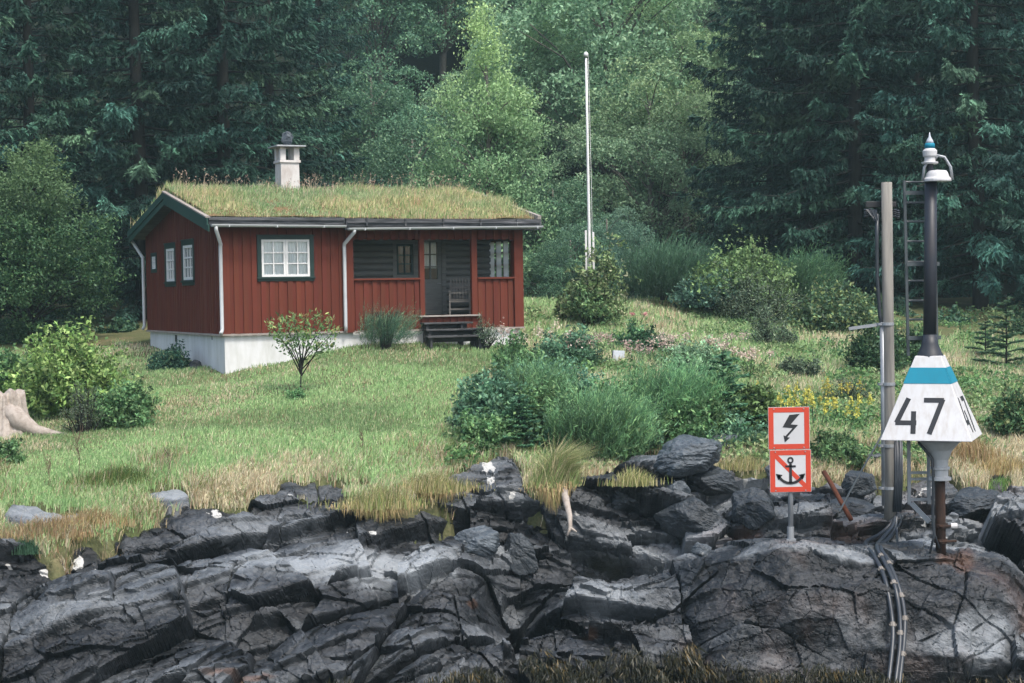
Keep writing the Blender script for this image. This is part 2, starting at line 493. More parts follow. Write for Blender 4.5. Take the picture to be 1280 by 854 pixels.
# ------------------------------------------------------------------ terrain
ROWS = np.array([1000, 960, 850, 800, 740, 690, 670, 650, 610, 580, 540, 500, 465, 435, 410, 385, 372], float)
TAB = {
    -300: [22.3, 22.6, 23.6, 24.4, 25.5, 26.6, 27.2, 27.9, 29.4, 30.8, 33.4, 37.2, 42, 48, 56, 64, 69],
    0: [22.2, 22.5, 23.4, 24.3, 25.4, 26.4, 27.0, 27.8, 29.3, 30.7, 33.2, 36.8, 41.3, 47.5, 55, 63, 68],
    160: [22.2, 22.5, 23.4, 24.3, 25.4, 26.4, 26.9, 27.6, 29.1, 30.5, 33.0, 36.6, 41.0, 46.5, 54, 62, 67],
    280: [22.2, 22.5, 23.4, 24.4, 25.4, 26.3, 26.8, 27.4, 28.7, 30.1, 32.6, 35.9, 39.8, 43.5, 48, 56, 62],
    430: [22.2, 22.5, 23.4, 24.3, 25.4, 26.3, 26.7, 27.2, 28.5, 29.7, 32.0, 34.8, 37.6, 40.3, 44, 52, 58],
    540: [22.3, 22.6, 23.6, 24.4, 25.5, 26.5, 26.9, 27.3, 28.4, 29.6, 31.8, 34.5, 37.4, 40.9, 44.5, 51, 57],
    620: [22.4, 22.7, 23.9, 24.7, 26.0, 27.0, 27.3, 27.6, 28.5, 29.7, 31.9, 34.6, 38.0, 41.9, 45.5, 51, 56],
    720: [22.5, 22.8, 24.0, 24.9, 26.2, 27.1, 27.4, 27.8, 28.6, 29.8, 32.0, 34.8, 38.3, 42.2, 45.8, 50.5, 54.5],
    800: [22.5, 22.8, 24.0, 24.9, 25.9, 26.7, 27.0, 27.5, 28.6, 30.0, 32.3, 35.2, 38.7, 42.5, 46, 50.5, 54],
    900: [22.4, 22.8, 23.9, 24.6, 25.0, 25.5, 26.2, 27.2, 28.9, 30.4, 33.0, 36.3, 40.0, 44, 48, 53, 57],
    1000: [22.3, 22.7, 23.8, 24.2, 24.6, 25.2, 26.1, 27.2, 29.1, 30.9, 33.7, 37.0, 40.8, 45, 49.5, 55, 60],
    1180: [22.3, 22.7, 23.7, 24.1, 24.6, 25.3, 26.2, 27.2, 29.2, 31.0, 33.9, 37.3, 41.2, 45.5, 50, 56, 62],
    1280: [22.2, 22.6, 23.6, 24.1, 24.9, 26.0, 26.6, 27.3, 29.2, 31.0, 34.0, 37.5, 41.5, 46, 51, 57, 63],
    1600: [22.2, 22.6, 23.6, 24.3, 25.2, 26.2, 26.8, 27.5, 29.3, 31.2, 34.2, 37.8, 42, 47, 52, 58, 64],
}
_cx = np.array(sorted(TAB)); _PX = np.arange(-320, 1621, 10.0); _PY = np.arange(372, 1001, 2.0)
_t = np.array([np.interp(_PY, ROWS[::-1], TAB[c][::-1]) for c in _cx])
_G = np.array([np.interp(_PX, _cx, _t[:, j]) for j in range(len(_PY))])          # rows x cols


def _blur(a, k, axis):
    pad = [(0, 0), (0, 0)]; pad[axis] = (k, k)
    b = np.pad(a, pad, mode='reflect', reflect_type='odd')
    ker = np.hanning(2 * k + 3)[1:-1]; ker /= ker.sum()
    return np.apply_along_axis(lambda r: np.convolve(r, ker, 'valid'), axis, b)


_G = _blur(_blur(_G, 5, 0), 4, 1)


def depth(px, py):
    x = np.clip((px - _PX[0]) / 10.0, 0, len(_PX) - 1.001); y = np.clip((py - _PY[0]) / 2.0, 0, len(_PY) - 1.001)
    i = x.astype(int); j = y.astype(int); fx = x - i; fy = y - j
    return (_G[j, i] * (1 - fx) + _G[j, i + 1] * fx) * (1 - fy) + (_G[j + 1, i] * (1 - fx) + _G[j + 1, i + 1] * fx) * fy


def surf(px, py):
    px, py = np.broadcast_arrays(np.asarray(px, float), np.asarray(py, float))
    d = depth(px, py); x, z = ray(px, py)
    return np.stack([x * d, d, EYE + z * d], -1)


EX = [-320, 0, 50, 120, 170, 230, 300, 360, 430, 470, 520, 560, 585, 600, 640, 655, 690, 720, 760, 800, 850, 900, 930, 960, 1000, 1040, 1060, 1120, 1180, 1230, 1280, 1620]
EY = [645, 655, 690, 674, 652, 638, 620, 608, 610, 624, 618, 602, 588, 575, 572, 600, 615, 592, 582, 566, 558, 568, 588, 592, 594, 602, 588, 588, 594, 600, 608, 620]
OUTCROPS = [(212, 622, 34, 13), (60, 650, 60, 16), (395, 606, 60, 9), (30, 640, 30, 12), (330, 640, 50, 10), (1100, 575, 40, 8), (1265, 585, 40, 8), (20, 690, 40, 10)]


def rockness(px, py):
    """1 on bare rock, 0 on soil, by where it lies along the shore"""
    e = np.interp(px, EX, EY)
    w = fbm(px / 38.0, py / 22.0, 5, 4) * 26
    r = sstep(-6, 9, py - e + w)
    for cx, cy, a, b in OUTCROPS:
        q = np.hypot((px - cx) / a, (py - cy) / b) + 0.5 * fbm(px / 20, py / 14, 9, 3)
        r = np.maximum(r, 1 - sstep(0.75, 1.05, q))
    return r


# --- the rock of the shore: a sheet broken into tilted ledges, blocks and cracks
def rock_disp(X, s, px, py, want=False):
    k = sstep(-3.5, 2.5, X)
    beta = R(27) * (1 - k) + R(-6) * k
    wx = X + 0.25 * fbm(X * 0.45, s * 0.45, 31, 2); ws = s - 22.0 + 0.22 * fbm(X * 0.45 + 40, s * 0.45, 33, 2)
    a = ws * np.cos(beta) - wx * np.sin(beta); b = wx * np.cos(beta) + ws * np.sin(beta)
    h = 0; led = 0
    # broken ledges: steep risers under flat treads
    for T, L, A, sd in ((1.9, 3.0, 0.5, 3), (0.75, 1.3, 0.15, 14)):
        _, _, _, _, r1, r2, _ = worley(b / L + 0.08 * fbm(a * 1.5 / T, b / T, sd + 3, 2), a / (L * 0.7), sd)
        p = a / T + r1 + 0.22 * fbm(b / (T * 2.0), a / (T * 2.5), sd + 7, 2)
        fr = p - np.floor(p)
        h = h + A * (0.25 + 0.9 * r2) * ((1 - fr) * sstep(0, 0.09, fr) - 0.45)
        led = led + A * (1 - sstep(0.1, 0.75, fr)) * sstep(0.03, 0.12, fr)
    # tilted blocks with sharp edges and cracks between them
    crack = np.zeros_like(X)
    for S, A, cw, sd, cv in ((2.1, 0.95, 0.02, 60, 0.7), (0.95, 0.46, 0.022, 70, 0.4), (0.42, 0.17, 0.016, 80, 0.15), (0.19, 0.05, 0.015, 85, 0.0)):
        q1 = b / (S * 1.2) + 0.07 * fbm(b / S, a / S, sd + 5, 2); q2 = a / S + 0.07 * fbm(b / S + 9, a / S, sd + 6, 2)
        f1, f2, ox, oy, r1, r2, r3 = worley(q1, q2, sd)
        A = A * (1 - 0.38 * sstep(600, 480, px)) if S < 1 else A
        h = h + A * ((r1 - 0.5) * 0.7 + (r2 - 0.5) * 1.5 * ox + (r3 - 0.3) * 1.5 * oy - cv * f1 * f1)
        g = 1 - sstep(0, cw / S ** 0.5 * 1.5, f2 - f1)
        open_ = sstep(0.45, 0.85, r2) * (1.0 if S > 0.9 else 0.45)
        h = h - (0.035 + A * 0.26) * g * open_
        crack = np.maximum(crack, g * open_)
    # smooth rounded mass on the right, under the beacon
    rnd = sstep(840, 920, px) * (1 - sstep(1240, 1320, px)) * sstep(655, 700, py) * (1 - sstep(815, 860, py))
    lo = 0.5 * fbm(X * 0.7, s * 0.8, 91, 3) - 0.04 * crack
    h = h * (1 - 0.7 * rnd) + (lo + 0.05 * fbm(X * 4, s * 4, 93, 4)) * rnd
    # deep gap in the middle of the shore
    h = h - 1.1 * np.exp(-((px - 640) / 42.0) ** 2 - ((py - 735) / 46.0) ** 2) - 0.5 * np.exp(-((px - 770) / 70.0) ** 2 - ((py - 700) / 14.0) ** 2)
    rg = 0.5 - np.abs(fbm(X * 2.6 + 5, s * 3.4, 95, 4))
    h = h + 0.06 * (rg - 0.3) + 0.014 * fbm(X * 11, s * 14, 97, 4)
    return (h, led) if want else h


def build_sheet(gx, gy, fn):
    PX, PY = np.meshgrid(gx, gy)
    P, Cc, keep = fn(PX, PY)
    ny, nx = PX.shape
    I = np.arange(ny * nx).reshape(ny, nx)
    Q = np.stack([I[:-1, :-1], I[1:, :-1], I[1:, 1:], I[:-1, 1:]], -1).reshape(-1, 4)
    if keep is not None:
        k = keep.ravel()
        Q = Q[k[Q].any(1)]
    return P.reshape(-1, 3), Q, Cc.reshape(-1, 3) if Cc is not None else None


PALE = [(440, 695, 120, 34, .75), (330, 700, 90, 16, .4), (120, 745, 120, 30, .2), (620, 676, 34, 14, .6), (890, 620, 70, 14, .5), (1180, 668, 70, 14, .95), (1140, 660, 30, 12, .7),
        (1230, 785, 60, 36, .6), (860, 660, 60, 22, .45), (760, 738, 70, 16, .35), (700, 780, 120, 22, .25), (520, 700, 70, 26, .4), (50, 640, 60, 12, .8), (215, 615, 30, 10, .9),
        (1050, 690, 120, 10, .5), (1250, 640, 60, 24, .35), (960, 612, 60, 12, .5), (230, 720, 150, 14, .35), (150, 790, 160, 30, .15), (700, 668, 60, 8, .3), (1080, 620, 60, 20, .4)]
LICHEN = [(268, 641, 9, 6), (80, 694, 20, 6), (95, 688, 8, 5), (50, 705, 10, 4), (609, 585, 9, 12), (612, 598, 6, 5), (745, 588, 4, 3), (883, 607, 6, 5), (930, 606, 9, 9), (8, 700, 8, 5), (708, 607, 9, 5),
          (640, 622, 5, 4), (720, 630, 5, 4), (465, 655, 6, 4), (960, 598, 8, 4), (120, 700, 10, 4)]
STAIN = [(1207, 696, 20, 24), (1192, 692, 26, 9), (735, 806, 16, 3), (590, 748, 10, 4), (935, 655, 30, 14), (300, 850, 60, 6)]


def rock_fn(PX, PY):
    P = surf(PX, PY)
    s = P[..., 1] * 0.75 + P[..., 2] * 0.85
    rk = rockness(PX, PY)
    h, led = rock_disp(P[..., 0], s, PX, PY, True)
    dirn = norm(np.array((0, -0.78, 0.62)))
    edge = 0.25 + 0.75 * sstep(0, 60, PY - np.interp(PX, EX, EY) + 20)
    P = P + dirn * (h * edge)[..., None]
    P[..., 2] -= 0.35 * (1 - rk)
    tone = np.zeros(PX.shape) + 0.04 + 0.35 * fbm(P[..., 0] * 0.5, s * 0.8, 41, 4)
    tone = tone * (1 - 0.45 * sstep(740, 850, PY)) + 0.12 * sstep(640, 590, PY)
    tone = tone + 0.45 * (led - 0.2)  # light from above put into the colour: ledge tops paler, risers darker
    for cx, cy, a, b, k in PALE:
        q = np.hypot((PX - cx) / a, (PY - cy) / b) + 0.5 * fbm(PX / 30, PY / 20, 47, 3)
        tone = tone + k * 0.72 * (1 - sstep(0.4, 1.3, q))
    li = np.zeros(PX.shape)
    for cx, cy, a, b in LICHEN:
        q = np.hypot((PX - cx) / a, (PY - cy) / b) * 1.25 + 1.1 * fbm(PX / 6, PY / 5, 49, 4)
        li = np.maximum(li, 1 - sstep(0.75, 1.0, q))
    sp = sstep(0.5, 0.58, fbm(P[..., 0] * 4, s * 4, 51, 3)) * sstep(720, 640, PY)
    li = np.maximum(li, sp * 0.75)
    st = np.zeros(PX.shape)
    for cx, cy, a, b in STAIN:
        q = np.hypot((PX - cx) / a, (PY - cy) / b)
        st = np.maximum(st, 1 - sstep(0.3, 1.3, q))
    st = np.maximum(st, (0.5 + 0.5 * fbm(P[..., 0] * 0.9, s * 0.9, 57, 4)).clip(0, 1) * sstep(760, 900, PX) * 0.85)
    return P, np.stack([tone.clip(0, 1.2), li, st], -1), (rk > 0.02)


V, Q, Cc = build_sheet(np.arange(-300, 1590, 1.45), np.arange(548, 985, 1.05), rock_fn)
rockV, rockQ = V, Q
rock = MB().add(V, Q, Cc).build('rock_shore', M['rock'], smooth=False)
tag(rock, kind='structure')


# --- soil of the lawn and the knoll behind
def soil_fn(PX, PY):
    P = surf(PX, PY)
    rk = rockness(PX, PY)
    P[..., 2] += 0.10 * fbm(P[..., 0] * 0.6, P[..., 1] * 0.6, 61, 4) - 0.45 * sstep(0.1, 0.9, rk) - 0.9 * sstep(0.5, 1.0, rk)
    keep = (PY < np.interp(PX, EX, EY) + 60)
    return P, None, keep


gV, gQ, _ = build_sheet(np.arange(-318, 1620, 6.0), np.concatenate([np.arange(373, 470, 1.5), np.arange(470, 770, 3.0)]), soil_fn)
soil = MB().add(gV, gQ).build('lawn_ground', M['soil'], smooth=True)
tag(soil, kind='structure')


def hill_z(X, Y):
    z = 3.9 + 0.095 * (Y - 52) + 0.36 * np.maximum(Y - 66, 0) ** 1.04
    return z + 0.8 * fbm(X * 0.08, Y * 0.08, 71, 4) * sstep(58, 80, Y)


gx = np.linspace(-110, 110, 120); gy = np.concatenate([np.arange(52, 70, 1.0), np.linspace(70, 230, 70)])
XX, YY = np.meshgrid(gx, gy)
ZZ = hill_z(XX, YY)
nx = len(gx)
I = np.arange(XX.size).reshape(XX.shape)
hq = np.stack([I[:-1, :-1], I[:-1, 1:], I[1:, 1:], I[1:, :-1]], -1).reshape(-1, 4)
hV = np.stack([XX, YY, ZZ], -1).reshape(-1, 3)
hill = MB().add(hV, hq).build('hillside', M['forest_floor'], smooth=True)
tag(hill, kind='structure')

# sea in front of the shore
wm, nt, b = nodes('sea_water')
b.inputs['Base Color'].default_value = (0.015, 0.03, 0.03, 1); b.inputs['Roughness'].default_value = 0.08
nz = N(nt, 'ShaderNodeTexNoise', {'Vector': coords(nt, (1, 1, 1)), 'Scale': 2.0, 'Detail': 4.0})
nt.links.new(N(nt, 'ShaderNodeBump', {'Height': nz.outputs[0], 'Strength': 0.3, 'Distance': 0.1}).outputs[0], b.inputs['Normal'])
sea = MB().add([(-150, -60, -0.35), (150, -60, -0.35), (150, 26, -0.35), (-150, 26, -0.35)], [(0, 1, 2, 3)]).build('sea', wm)
tag(sea, kind='structure')

bv_rock = BVHTree.FromPolygons(rockV.tolist(), rockQ.tolist())
bv_soil = BVHTree.FromPolygons(gV.tolist(), gQ.tolist())
bv_hill = BVHTree.FromPolygons(hV.tolist(), hq.tolist())
CAMP = Vector((0, 0, EYE))


def hit(px, py, which='all'):
    """the point of the ground seen at (px, py)"""
    d = at(px, py, 1.0) - CAMP
    d.normalize()
    best = None
    for k, b in (('rock', bv_rock), ('soil', bv_soil), ('hill', bv_hill)):
        if which not in ('all', k): continue
        p, _, _, t = b.ray_cast(CAMP, d, 400)
        if p is not None and (best is None or t < best[1]): best = (p, t)
    return best[0] if best else at(px, py, 60)


def ground(x, y):
    """top of the ground at (x, y)"""
    z = -9
    for b in (bv_rock, bv_soil, bv_hill):
        p, _, _, _ = b.ray_cast(Vector((x, y, 60)), Vector((0, 0, -1)), 200)
        if p is not None: z = max(z, p.z)
    return z


# ------------------------------------------------------------------ daylight
SUN_AZ, SUN_EL = R(32), R(58)          # sun stands high behind the viewer's right shoulder
w = bpy.data.worlds.new('World'); scene.world = w; w.use_nodes = True
wn = w.node_tree
sky = wn.nodes.new('ShaderNodeTexSky'); sky.sky_type = 'NISHITA'; sky.sun_disc = False
sdir = Vector((math.sin(SUN_AZ) * math.cos(SUN_EL), -math.cos(SUN_AZ) * math.cos(SUN_EL), math.sin(SUN_EL)))
sky.sun_elevation = SUN_EL; sky.sun_rotation = math.atan2(sdir.x, sdir.y)
sky.air_density = 1.0; sky.dust_density = 4.0; sky.ozone_density = 1.0
wn.links.new(sky.outputs[0], wn.nodes['Background'].inputs[0])
wn.nodes['Background'].inputs[1].default_value = 0.13
sl = bpy.data.lights.new('sun', 'SUN'); sl.energy = 1.5; sl.angle = R(11); sl.color = (1, 0.96, 0.9)
so = bpy.data.objects.new('sun', sl); col.objects.link(so)
so.rotation_euler = sdir.to_track_quat('Z', 'Y').to_euler()
so.location = (20, -20, 40)
vs = scene.view_settings
vs.view_transform = 'Standard'; vs.look = 'None'; vs.gamma = 1; vs.exposure = 1.27; vs.use_curve_mapping = False
scene.cycles.use_denoising = True
hz = bpy.data.materials.new('haze_air'); hz.use_nodes = True
hz.node_tree.nodes.remove(hz.node_tree.nodes['Principled BSDF'])
pv = N(hz.node_tree, 'ShaderNodeVolumePrincipled', {'Color': (0.66, 0.95, 0.97, 1), 'Density': 0.0006, 'Anisotropy': 0.2})
hz.node_tree.links.new(pv.outputs[0], hz.node_tree.nodes['Material Output'].inputs['Volume'])
hb_ = MB().box(-125, 125, -70, 245, -1.6, 118).build('haze', hz)
tag(hb_, kind='stuff')
scene.cycles.volume_bounces = 0
scene.cycles.max_bounces = 8; scene.cycles.transparent_max_bounces = 16


# ------------------------------------------------------------------ the cabin
HX, HY, HZ, HT = -6.7614, 39.3512, EYE - 0.8855, 0.4405
HL, HW = 7.787, 7.617
ct, st_ = math.cos(HT), math.sin(HT)


def on_front(px, py, w0=0.0):
    """(u, z) in the cabin's own frame where a sight line meets the plane w = w0"""
    x, z = ray(px, py)
    # point = d*(x,1,z): w = -(X-HX)*sin + (Y-HY)*cos = w0
    d = (w0 - HX * st_ + HY * ct) / (-x * st_ + ct)
    X, Y = x * d, d
    return float((X - HX) * ct + (Y - HY) * st_), float(EYE + z * d - HZ)


def on_side(px, py, u0=0.0):
    """(w, z) where a sight line meets the plane u = u0"""
    x, z = ray(px, py)
    d = (u0 + HX * ct + HY * st_) / (x * ct + st_)
    X, Y = x * d, d
    return float(-(X - HX) * st_ + (Y - HY) * ct), float(EYE + z * d - HZ)


cabin = thing('cabin', 'red board cabin with a grass roof, white chimney and open porch', 'cabin', (HX, HY, HZ), HT)
SL = 0.2019; HE = 2.706; OE = 0.32; OG = 0.417; OR = 0.356          # roof slope, eave height, overhangs


def roof_z(w):
    return HE + SL * (min(w, HW - w) + OE)


uP = on_front(432, 350)[0]           # where the porch begins
# openings of the porch
u1, zt = on_front(440, 299); u2 = on_front(523.5, 300)[0]; u3 = on_front(529.5, 300)[0]
u4 = on_front(588.5, 300)[0]; u5 = on_front(595.5, 300)[0]; u6 = on_front(641, 300)[0]
zr = on_front(480, 348)[1]; zr2 = on_front(620, 346.5)[1]; zd = on_front(560, 394)[1]
PD = 1.75                             # depth of the porch
wg = [on_front(a, b) for a, b in ((320.5, 294), (392.5, 351))]   # outer edge of the green trim of the front window
fw0, fw1, fz1, fz0 = wg[0][0], wg[1][0], wg[0][1], wg[1][1]
sw = []
for a in ((207.0, 304, 222.0, 358.5), (228.0, 299.5, 245.0, 357.0), (190.0, 316, 197.5, 341)):
    p = on_side(a[0], a[1]); q = on_side(a[2], a[3]); p2 = on_side(a[0], a[3]); q2 = on_side(a[2], a[1])
    sw.append((q[0], p[0], 0.5 * (q[1] + p2[1]), 0.5 * (p[1] + q2[1])))        # w0, w1, z0, z1


def boards_front(mb, a0, a1, z0, z1, step, holes, dep=0.0, bw=0.12, top=None, side=None, under=-0.02):
    """board on board cladding; side None: plane w = 0 facing the viewer, else plane u = 0"""
    def put(x0, x1, za, zb, d0, d1):
        if zb - za < 0.02: return
        k = 0.88 + 0.22 * ((math.sin(x0 * 91.7 + d1 * 300) * 4375.5) % 1.0)
        c_ = (k, k * (1 + 0.1 * math.sin(x0 * 53)), k)
        if side is None: mb.box(x0, x1, dep - d1, dep - d0, za, zb, c_)
        else: mb.box(dep - d1, dep - d0, x0, x1, za, zb, c_)
    def spans(x0, x1, zt_):
        sp = [(z0, zt_)]
        for h0, h1, g0, g1 in holes:
            if x1 > h0 + 0.02 and x0 < h1 - 0.02:
                o = []
                for s0, s1 in sp:
                    o += [(s0, min(s1, g0)), (max(s0, g1), s1)]
                sp = [s for s in o if s[1] - s[0] > 0.01]
        return sp
    n = max(1, round((a1 - a0) / step)); stp = (a1 - a0) / n
    for i in range(n):
        x0 = a0 + i * stp; x1 = x0 + stp
        zz = top((x0 + x1) / 2) if top else z1
        jit = 0.004 * ((i * 37) % 5)
        for s0, s1 in spans(x0, x1, zz):
            put(x0, x1, s0, s1, -0.06, 0.0)
            c = (x0 + x1) / 2 + jit * 0.5
            put(c - bw / 2, c + bw / 2, s0 + under, s1, 0.002, 0.024 + jit * 0.5)


win_holes = [(fw0 + 0.08, fw1 - 0.08, fz0 + 0.08, fz1 - 0.08)]
W_ = MB()
boards_front(W_, 0.0, uP, 0.0, HE - 0.1, 0.225, win_holes)
boards_front(W_, 0.0, HW, 0.0, 3.0, 0.105, [(a + 0.05, b - 0.05, c + 0.06, d - 0.06) for a, b, c, d in sw], 0.0, 0.055, lambda w_: roof_z(w_) - 0.12, 'g')
boards_front(W_, u1, u2 + 0.02, 0.0, zr - 0.03, 0.215, [], 0.02)
boards_front(W_, u5 - 0.02, u6, 0.0, zr2 - 0.03, 0.215, [], 0.02)
boards_front(W_, u2, u5, 0.0, zd - 0.04, 0.2, [], 0.03)
boards_front(W_, u1 - 0.1, u6 + 0.05, zt, HE - 0.1, 0.215, [], 0.02)
xw1 = on_side(604, 330, HL - 0.06)[0]; xw0 = on_side(639, 330, HL - 0.06)[0]; xz0 = on_side(622, 349, HL - 0.06)[1]; xz1 = on_side(622, 301, HL - 0.06)[1]
W_.box(HL - 0.06, HL, 0.06, xw0, 0, HE - 0.05).box(HL - 0.06, HL, xw1, HW, 0, HE - 0.05).box(HL - 0.06, HL, xw0, xw1, 0, xz0).box(HL - 0.06, HL, xw0, xw1, xz1, HE - 0.05)
W_.box(0.06, HL - 0.06, HW - 0.06, HW, 0, HE - 0.05)
W_.box(-0.045, 0.11, -0.045, -0.0, -0.05, HE - 0.12)       # corner boards
W_.box(-0.05, -0.0, 0.0, 0.12, -0.05, HE - 0.12)
W_.box(uP - 0.07, uP - 0.05, -0.01, 0.06, 0, HE - 0.1)
for ww in (on_side(263, 380)[0] * 0 + 1.35, 4.2):
    W_.box(-0.035, -0.0, ww, ww + 0.11, -0.03, roof_z(ww) - 0.1)
W_.build('wall', M['boards'], cabin)

t_ = MB()
t_.box(-0.06, uP, -0.06, -0.004, -0.05, -0.005).box(-0.07, -0.004, -0.004, HW, -0.055, -0.008).box(uP + 0.12, HL + 0.02, -0.075, -0.03, -0.05, -0.01)
t_.build('base_trim', M['rake'], cabin)
fz = MB()
zc = on_front(279, 470)[1] - 0.6
fz.box(0.03, HL - 0.06, 0.03, HW - 0.06, zc, -0.052)
fo = fz.build('foundation', M['render'], cabin, bevel=0.01)
MB().box(0.022, 0.05, 4.55, 4.75, -0.28, -0.1).build('vent', M['black'], fo)
MB().box(0.02, 0.05, 1.1, 1.14, -0.16, -0.07).build('vent', M['black'], fo)

# porch: posts, rail caps, floor, dark timber room behind
def post(x0, x1, w0, w1, z0=0.0, z1=None):
    MB().box(x0, x1, w0, w1, z0, z1 or HE - 0.11).build('porch_post', M['red'], cabin, bevel=0.006)


post(uP, u1, -0.075, 0.07, -0.05); post(u2, u3, -0.03, 0.08, zd); post(u4, u5, -0.03, 0.08, zd); post(u6, HL + 0.005, -0.07, 0.09, -0.05)
MB().box(u1, u2 + 0.02, -0.06, 0.09, zr - 0.045, zr).build('porch_rail', M['red'], cabin, bevel=0.005)
MB().box(u5, u6, -0.06, 0.09, zr2 - 0.045, zr2).build('porch_rail', M['red'], cabin, bevel=0.005)
MB().box(u2 - 0.04, u5 + 0.06, -0.09, 0.06, zd - 0.035, zd + 0.004).build('threshold', M['rake'], cabin, bevel=0.004)
MB().box(uP + 0.05, HL - 0.07, 0.07, PD + 0.1, zd - 0.09, zd - 0.03).build('porch_floor', M['grey_wood'], cabin)
MB().box(uP + 0.05, HL - 0.07, 0.04, PD + 0.1, HE - 0.16, HE - 0.12).build('porch_ceiling', M['grey_wood'], cabin)


def back_u(px, py=320): return on_front(px, py, PD)[0]


def back_z(px, py): return on_front(px, py, PD)[1]


bw0, bw1 = back_u(490), back_u(521); bz0, bz1 = back_z(505, 349), back_z(505, 300)
dw0, dw1 = back_u(524), back_u(551); dz1 = back_z(537, 298)
ew0, ew1 = back_u(603), back_u(640); ez0, ez1 = back_z(620, 348), back_z(620, 303)
B_ = MB()
H_ = 0.165
z_ = zd
holes = [(bw0, bw1, bz0, bz1), (dw0, dw1, zd, dz1)]
while z_ < HE - 0.15:
    za, zb = z_, min(z_ + H_, HE - 0.14)
    segs = [(uP + 0.03, HL - 0.07)]
    for h0, h1, g0, g1 in holes:
        if zb > g0 + 0.04 and za < g1 - 0.04:
            o_ = []
            for s0, s1 in segs: o_ += [(s0, min(s1, h0)), (max(s0, h1), s1)]
            segs = [s for s in o_ if s[1] - s[0] > 0.01]
    for s0, s1 in segs:
        B_.box(s0, s1, PD, PD + 0.1, za, zb - 0.006)
        B_.tube([(s0, PD + 0.015, (za + zb) / 2), (s1, PD + 0.015, (za + zb) / 2)], H_ * 0.47, 10)
    z_ += H_
B_.box(uP - 0.03, uP + 0.03, 0.06, PD + 0.1, 0, HE - 0.12)
B_.box(HL - 0.11, HL - 0.062, 0.1, PD, zd, xz0 - 0.01).box(HL - 0.11, HL - 0.062, 0.1, PD, xz1 + 0.01, HE - 0.16).box(HL - 0.11, HL - 0.062, xw1 + 0.01, PD, xz0 - 0.01, xz1 + 0.01)
B_.build('porch_back_wall', M['grey_wood'], cabin)


# windows
def window(a0, a1, z0, z1, nx_, nz_, sashes, trim=0.1, mode='front', dep=0.0, surround='darkgreen', sash='white', bars=0.03, curtain=True, sill=True, name='window', fr=0.055):
    """trim, sash with glazing bars, pane, curtain; mode front: plane w = dep; side: plane u = dep"""
    def bx(mb, x0, x1, d0, d1, za, zb):
        if mode == 'front': mb.box(x0, x1, dep - d1, dep - d0, za, zb)
        else: mb.box(dep - d1, dep - d0, x0, x1, za, zb)
    f = MB()
    bx(f, a0, a0 + trim, -0.05, 0.042, z0, z1); bx(f, a1 - trim, a1, -0.05, 0.042, z0, z1)
    bx(f, a0 + trim, a1 - trim, -0.05, 0.04, z1 - trim, z1); bx(f, a0 + trim, a1 - trim, -0.05, 0.04, z0, z0 + trim)
    if sill:
        bx(f, a0 - 0.02, a1 + 0.02, 0.044, 0.075, z0 + trim * 0.55, z0 + trim * 0.9)
        bx(f, a0 - 0.02, a1 + 0.02, 0.044, 0.065, z1 - 0.02, z1 + 0.01)
    root = f.build(name, M[surround], cabin, bevel=0.003)
    ia0, ia1, iz0, iz1 = a0 + trim, a1 - trim, z0 + trim, z1 - trim
    s_ = MB()
    wdt = (ia1 - ia0) / sashes
    for k in range(sashes):
        x0, x1 = ia0 + k * wdt + 0.002, ia0 + (k + 1) * wdt - 0.002
        bx(s_, x0, x0 + fr, -0.03, 0.03, iz0, iz1); bx(s_, x1 - fr, x1, -0.03, 0.03, iz0, iz1)
        bx(s_, x0 + fr, x1 - fr, -0.03, 0.028, iz1 - fr, iz1); bx(s_, x0 + fr, x1 - fr, -0.03, 0.028, iz0, iz0 + fr)
        for i in range(1, nx_):
            c_ = x0 + fr + (x1 - x0 - 2 * fr) * i / nx_
            bx(s_, c_ - bars / 2, c_ + bars / 2, -0.012, 0.018, iz0 + fr, iz1 - fr)
        for j in range(1, nz_):
            c_ = iz0 + fr + (iz1 - iz0 - 2 * fr) * j / nz_
            bx(s_, x0 + fr, x1 - fr, -0.011, 0.016, c_ - bars / 2, c_ + bars / 2)
    s_.build('sash', M[sash], root)
    g_ = MB()
    bx(g_, ia0 + 0.01, ia1 - 0.01, -0.016, -0.012, iz0 + 0.01, iz1 - 0.01)
    g_.build('pane', M['glass'], root)
    if curtain:
        c_ = MB()
        n = 60
        for (x0, x1) in ([(ia0, ia1)] if curtain is True else curtain):
            xs = np.linspace(x0, x1, n)
            ph = 2 * math.pi * (xs - x0) / 0.085
            dd = -0.036 + 0.006 * np.sin(ph + 0.8 * np.sin(ph * 0.31))
            for i in range(n - 1):
                if mode == 'front':
                    Vv = [(xs[i], dep - dd[i], iz0), (xs[i + 1], dep - dd[i + 1], iz0), (xs[i + 1], dep - dd[i + 1], iz1), (xs[i], dep - dd[i], iz1)]
                else:
                    Vv = [(dep - dd[i], xs[i], iz0), (dep - dd[i + 1], xs[i + 1], iz0), (dep - dd[i + 1], xs[i + 1], iz1), (dep - dd[i], xs[i], iz1)]
                c_.add(Vv, [(0, 1, 2, 3)])
        c_.build('curtain', M['curtain'], root, smooth=False)
    return root


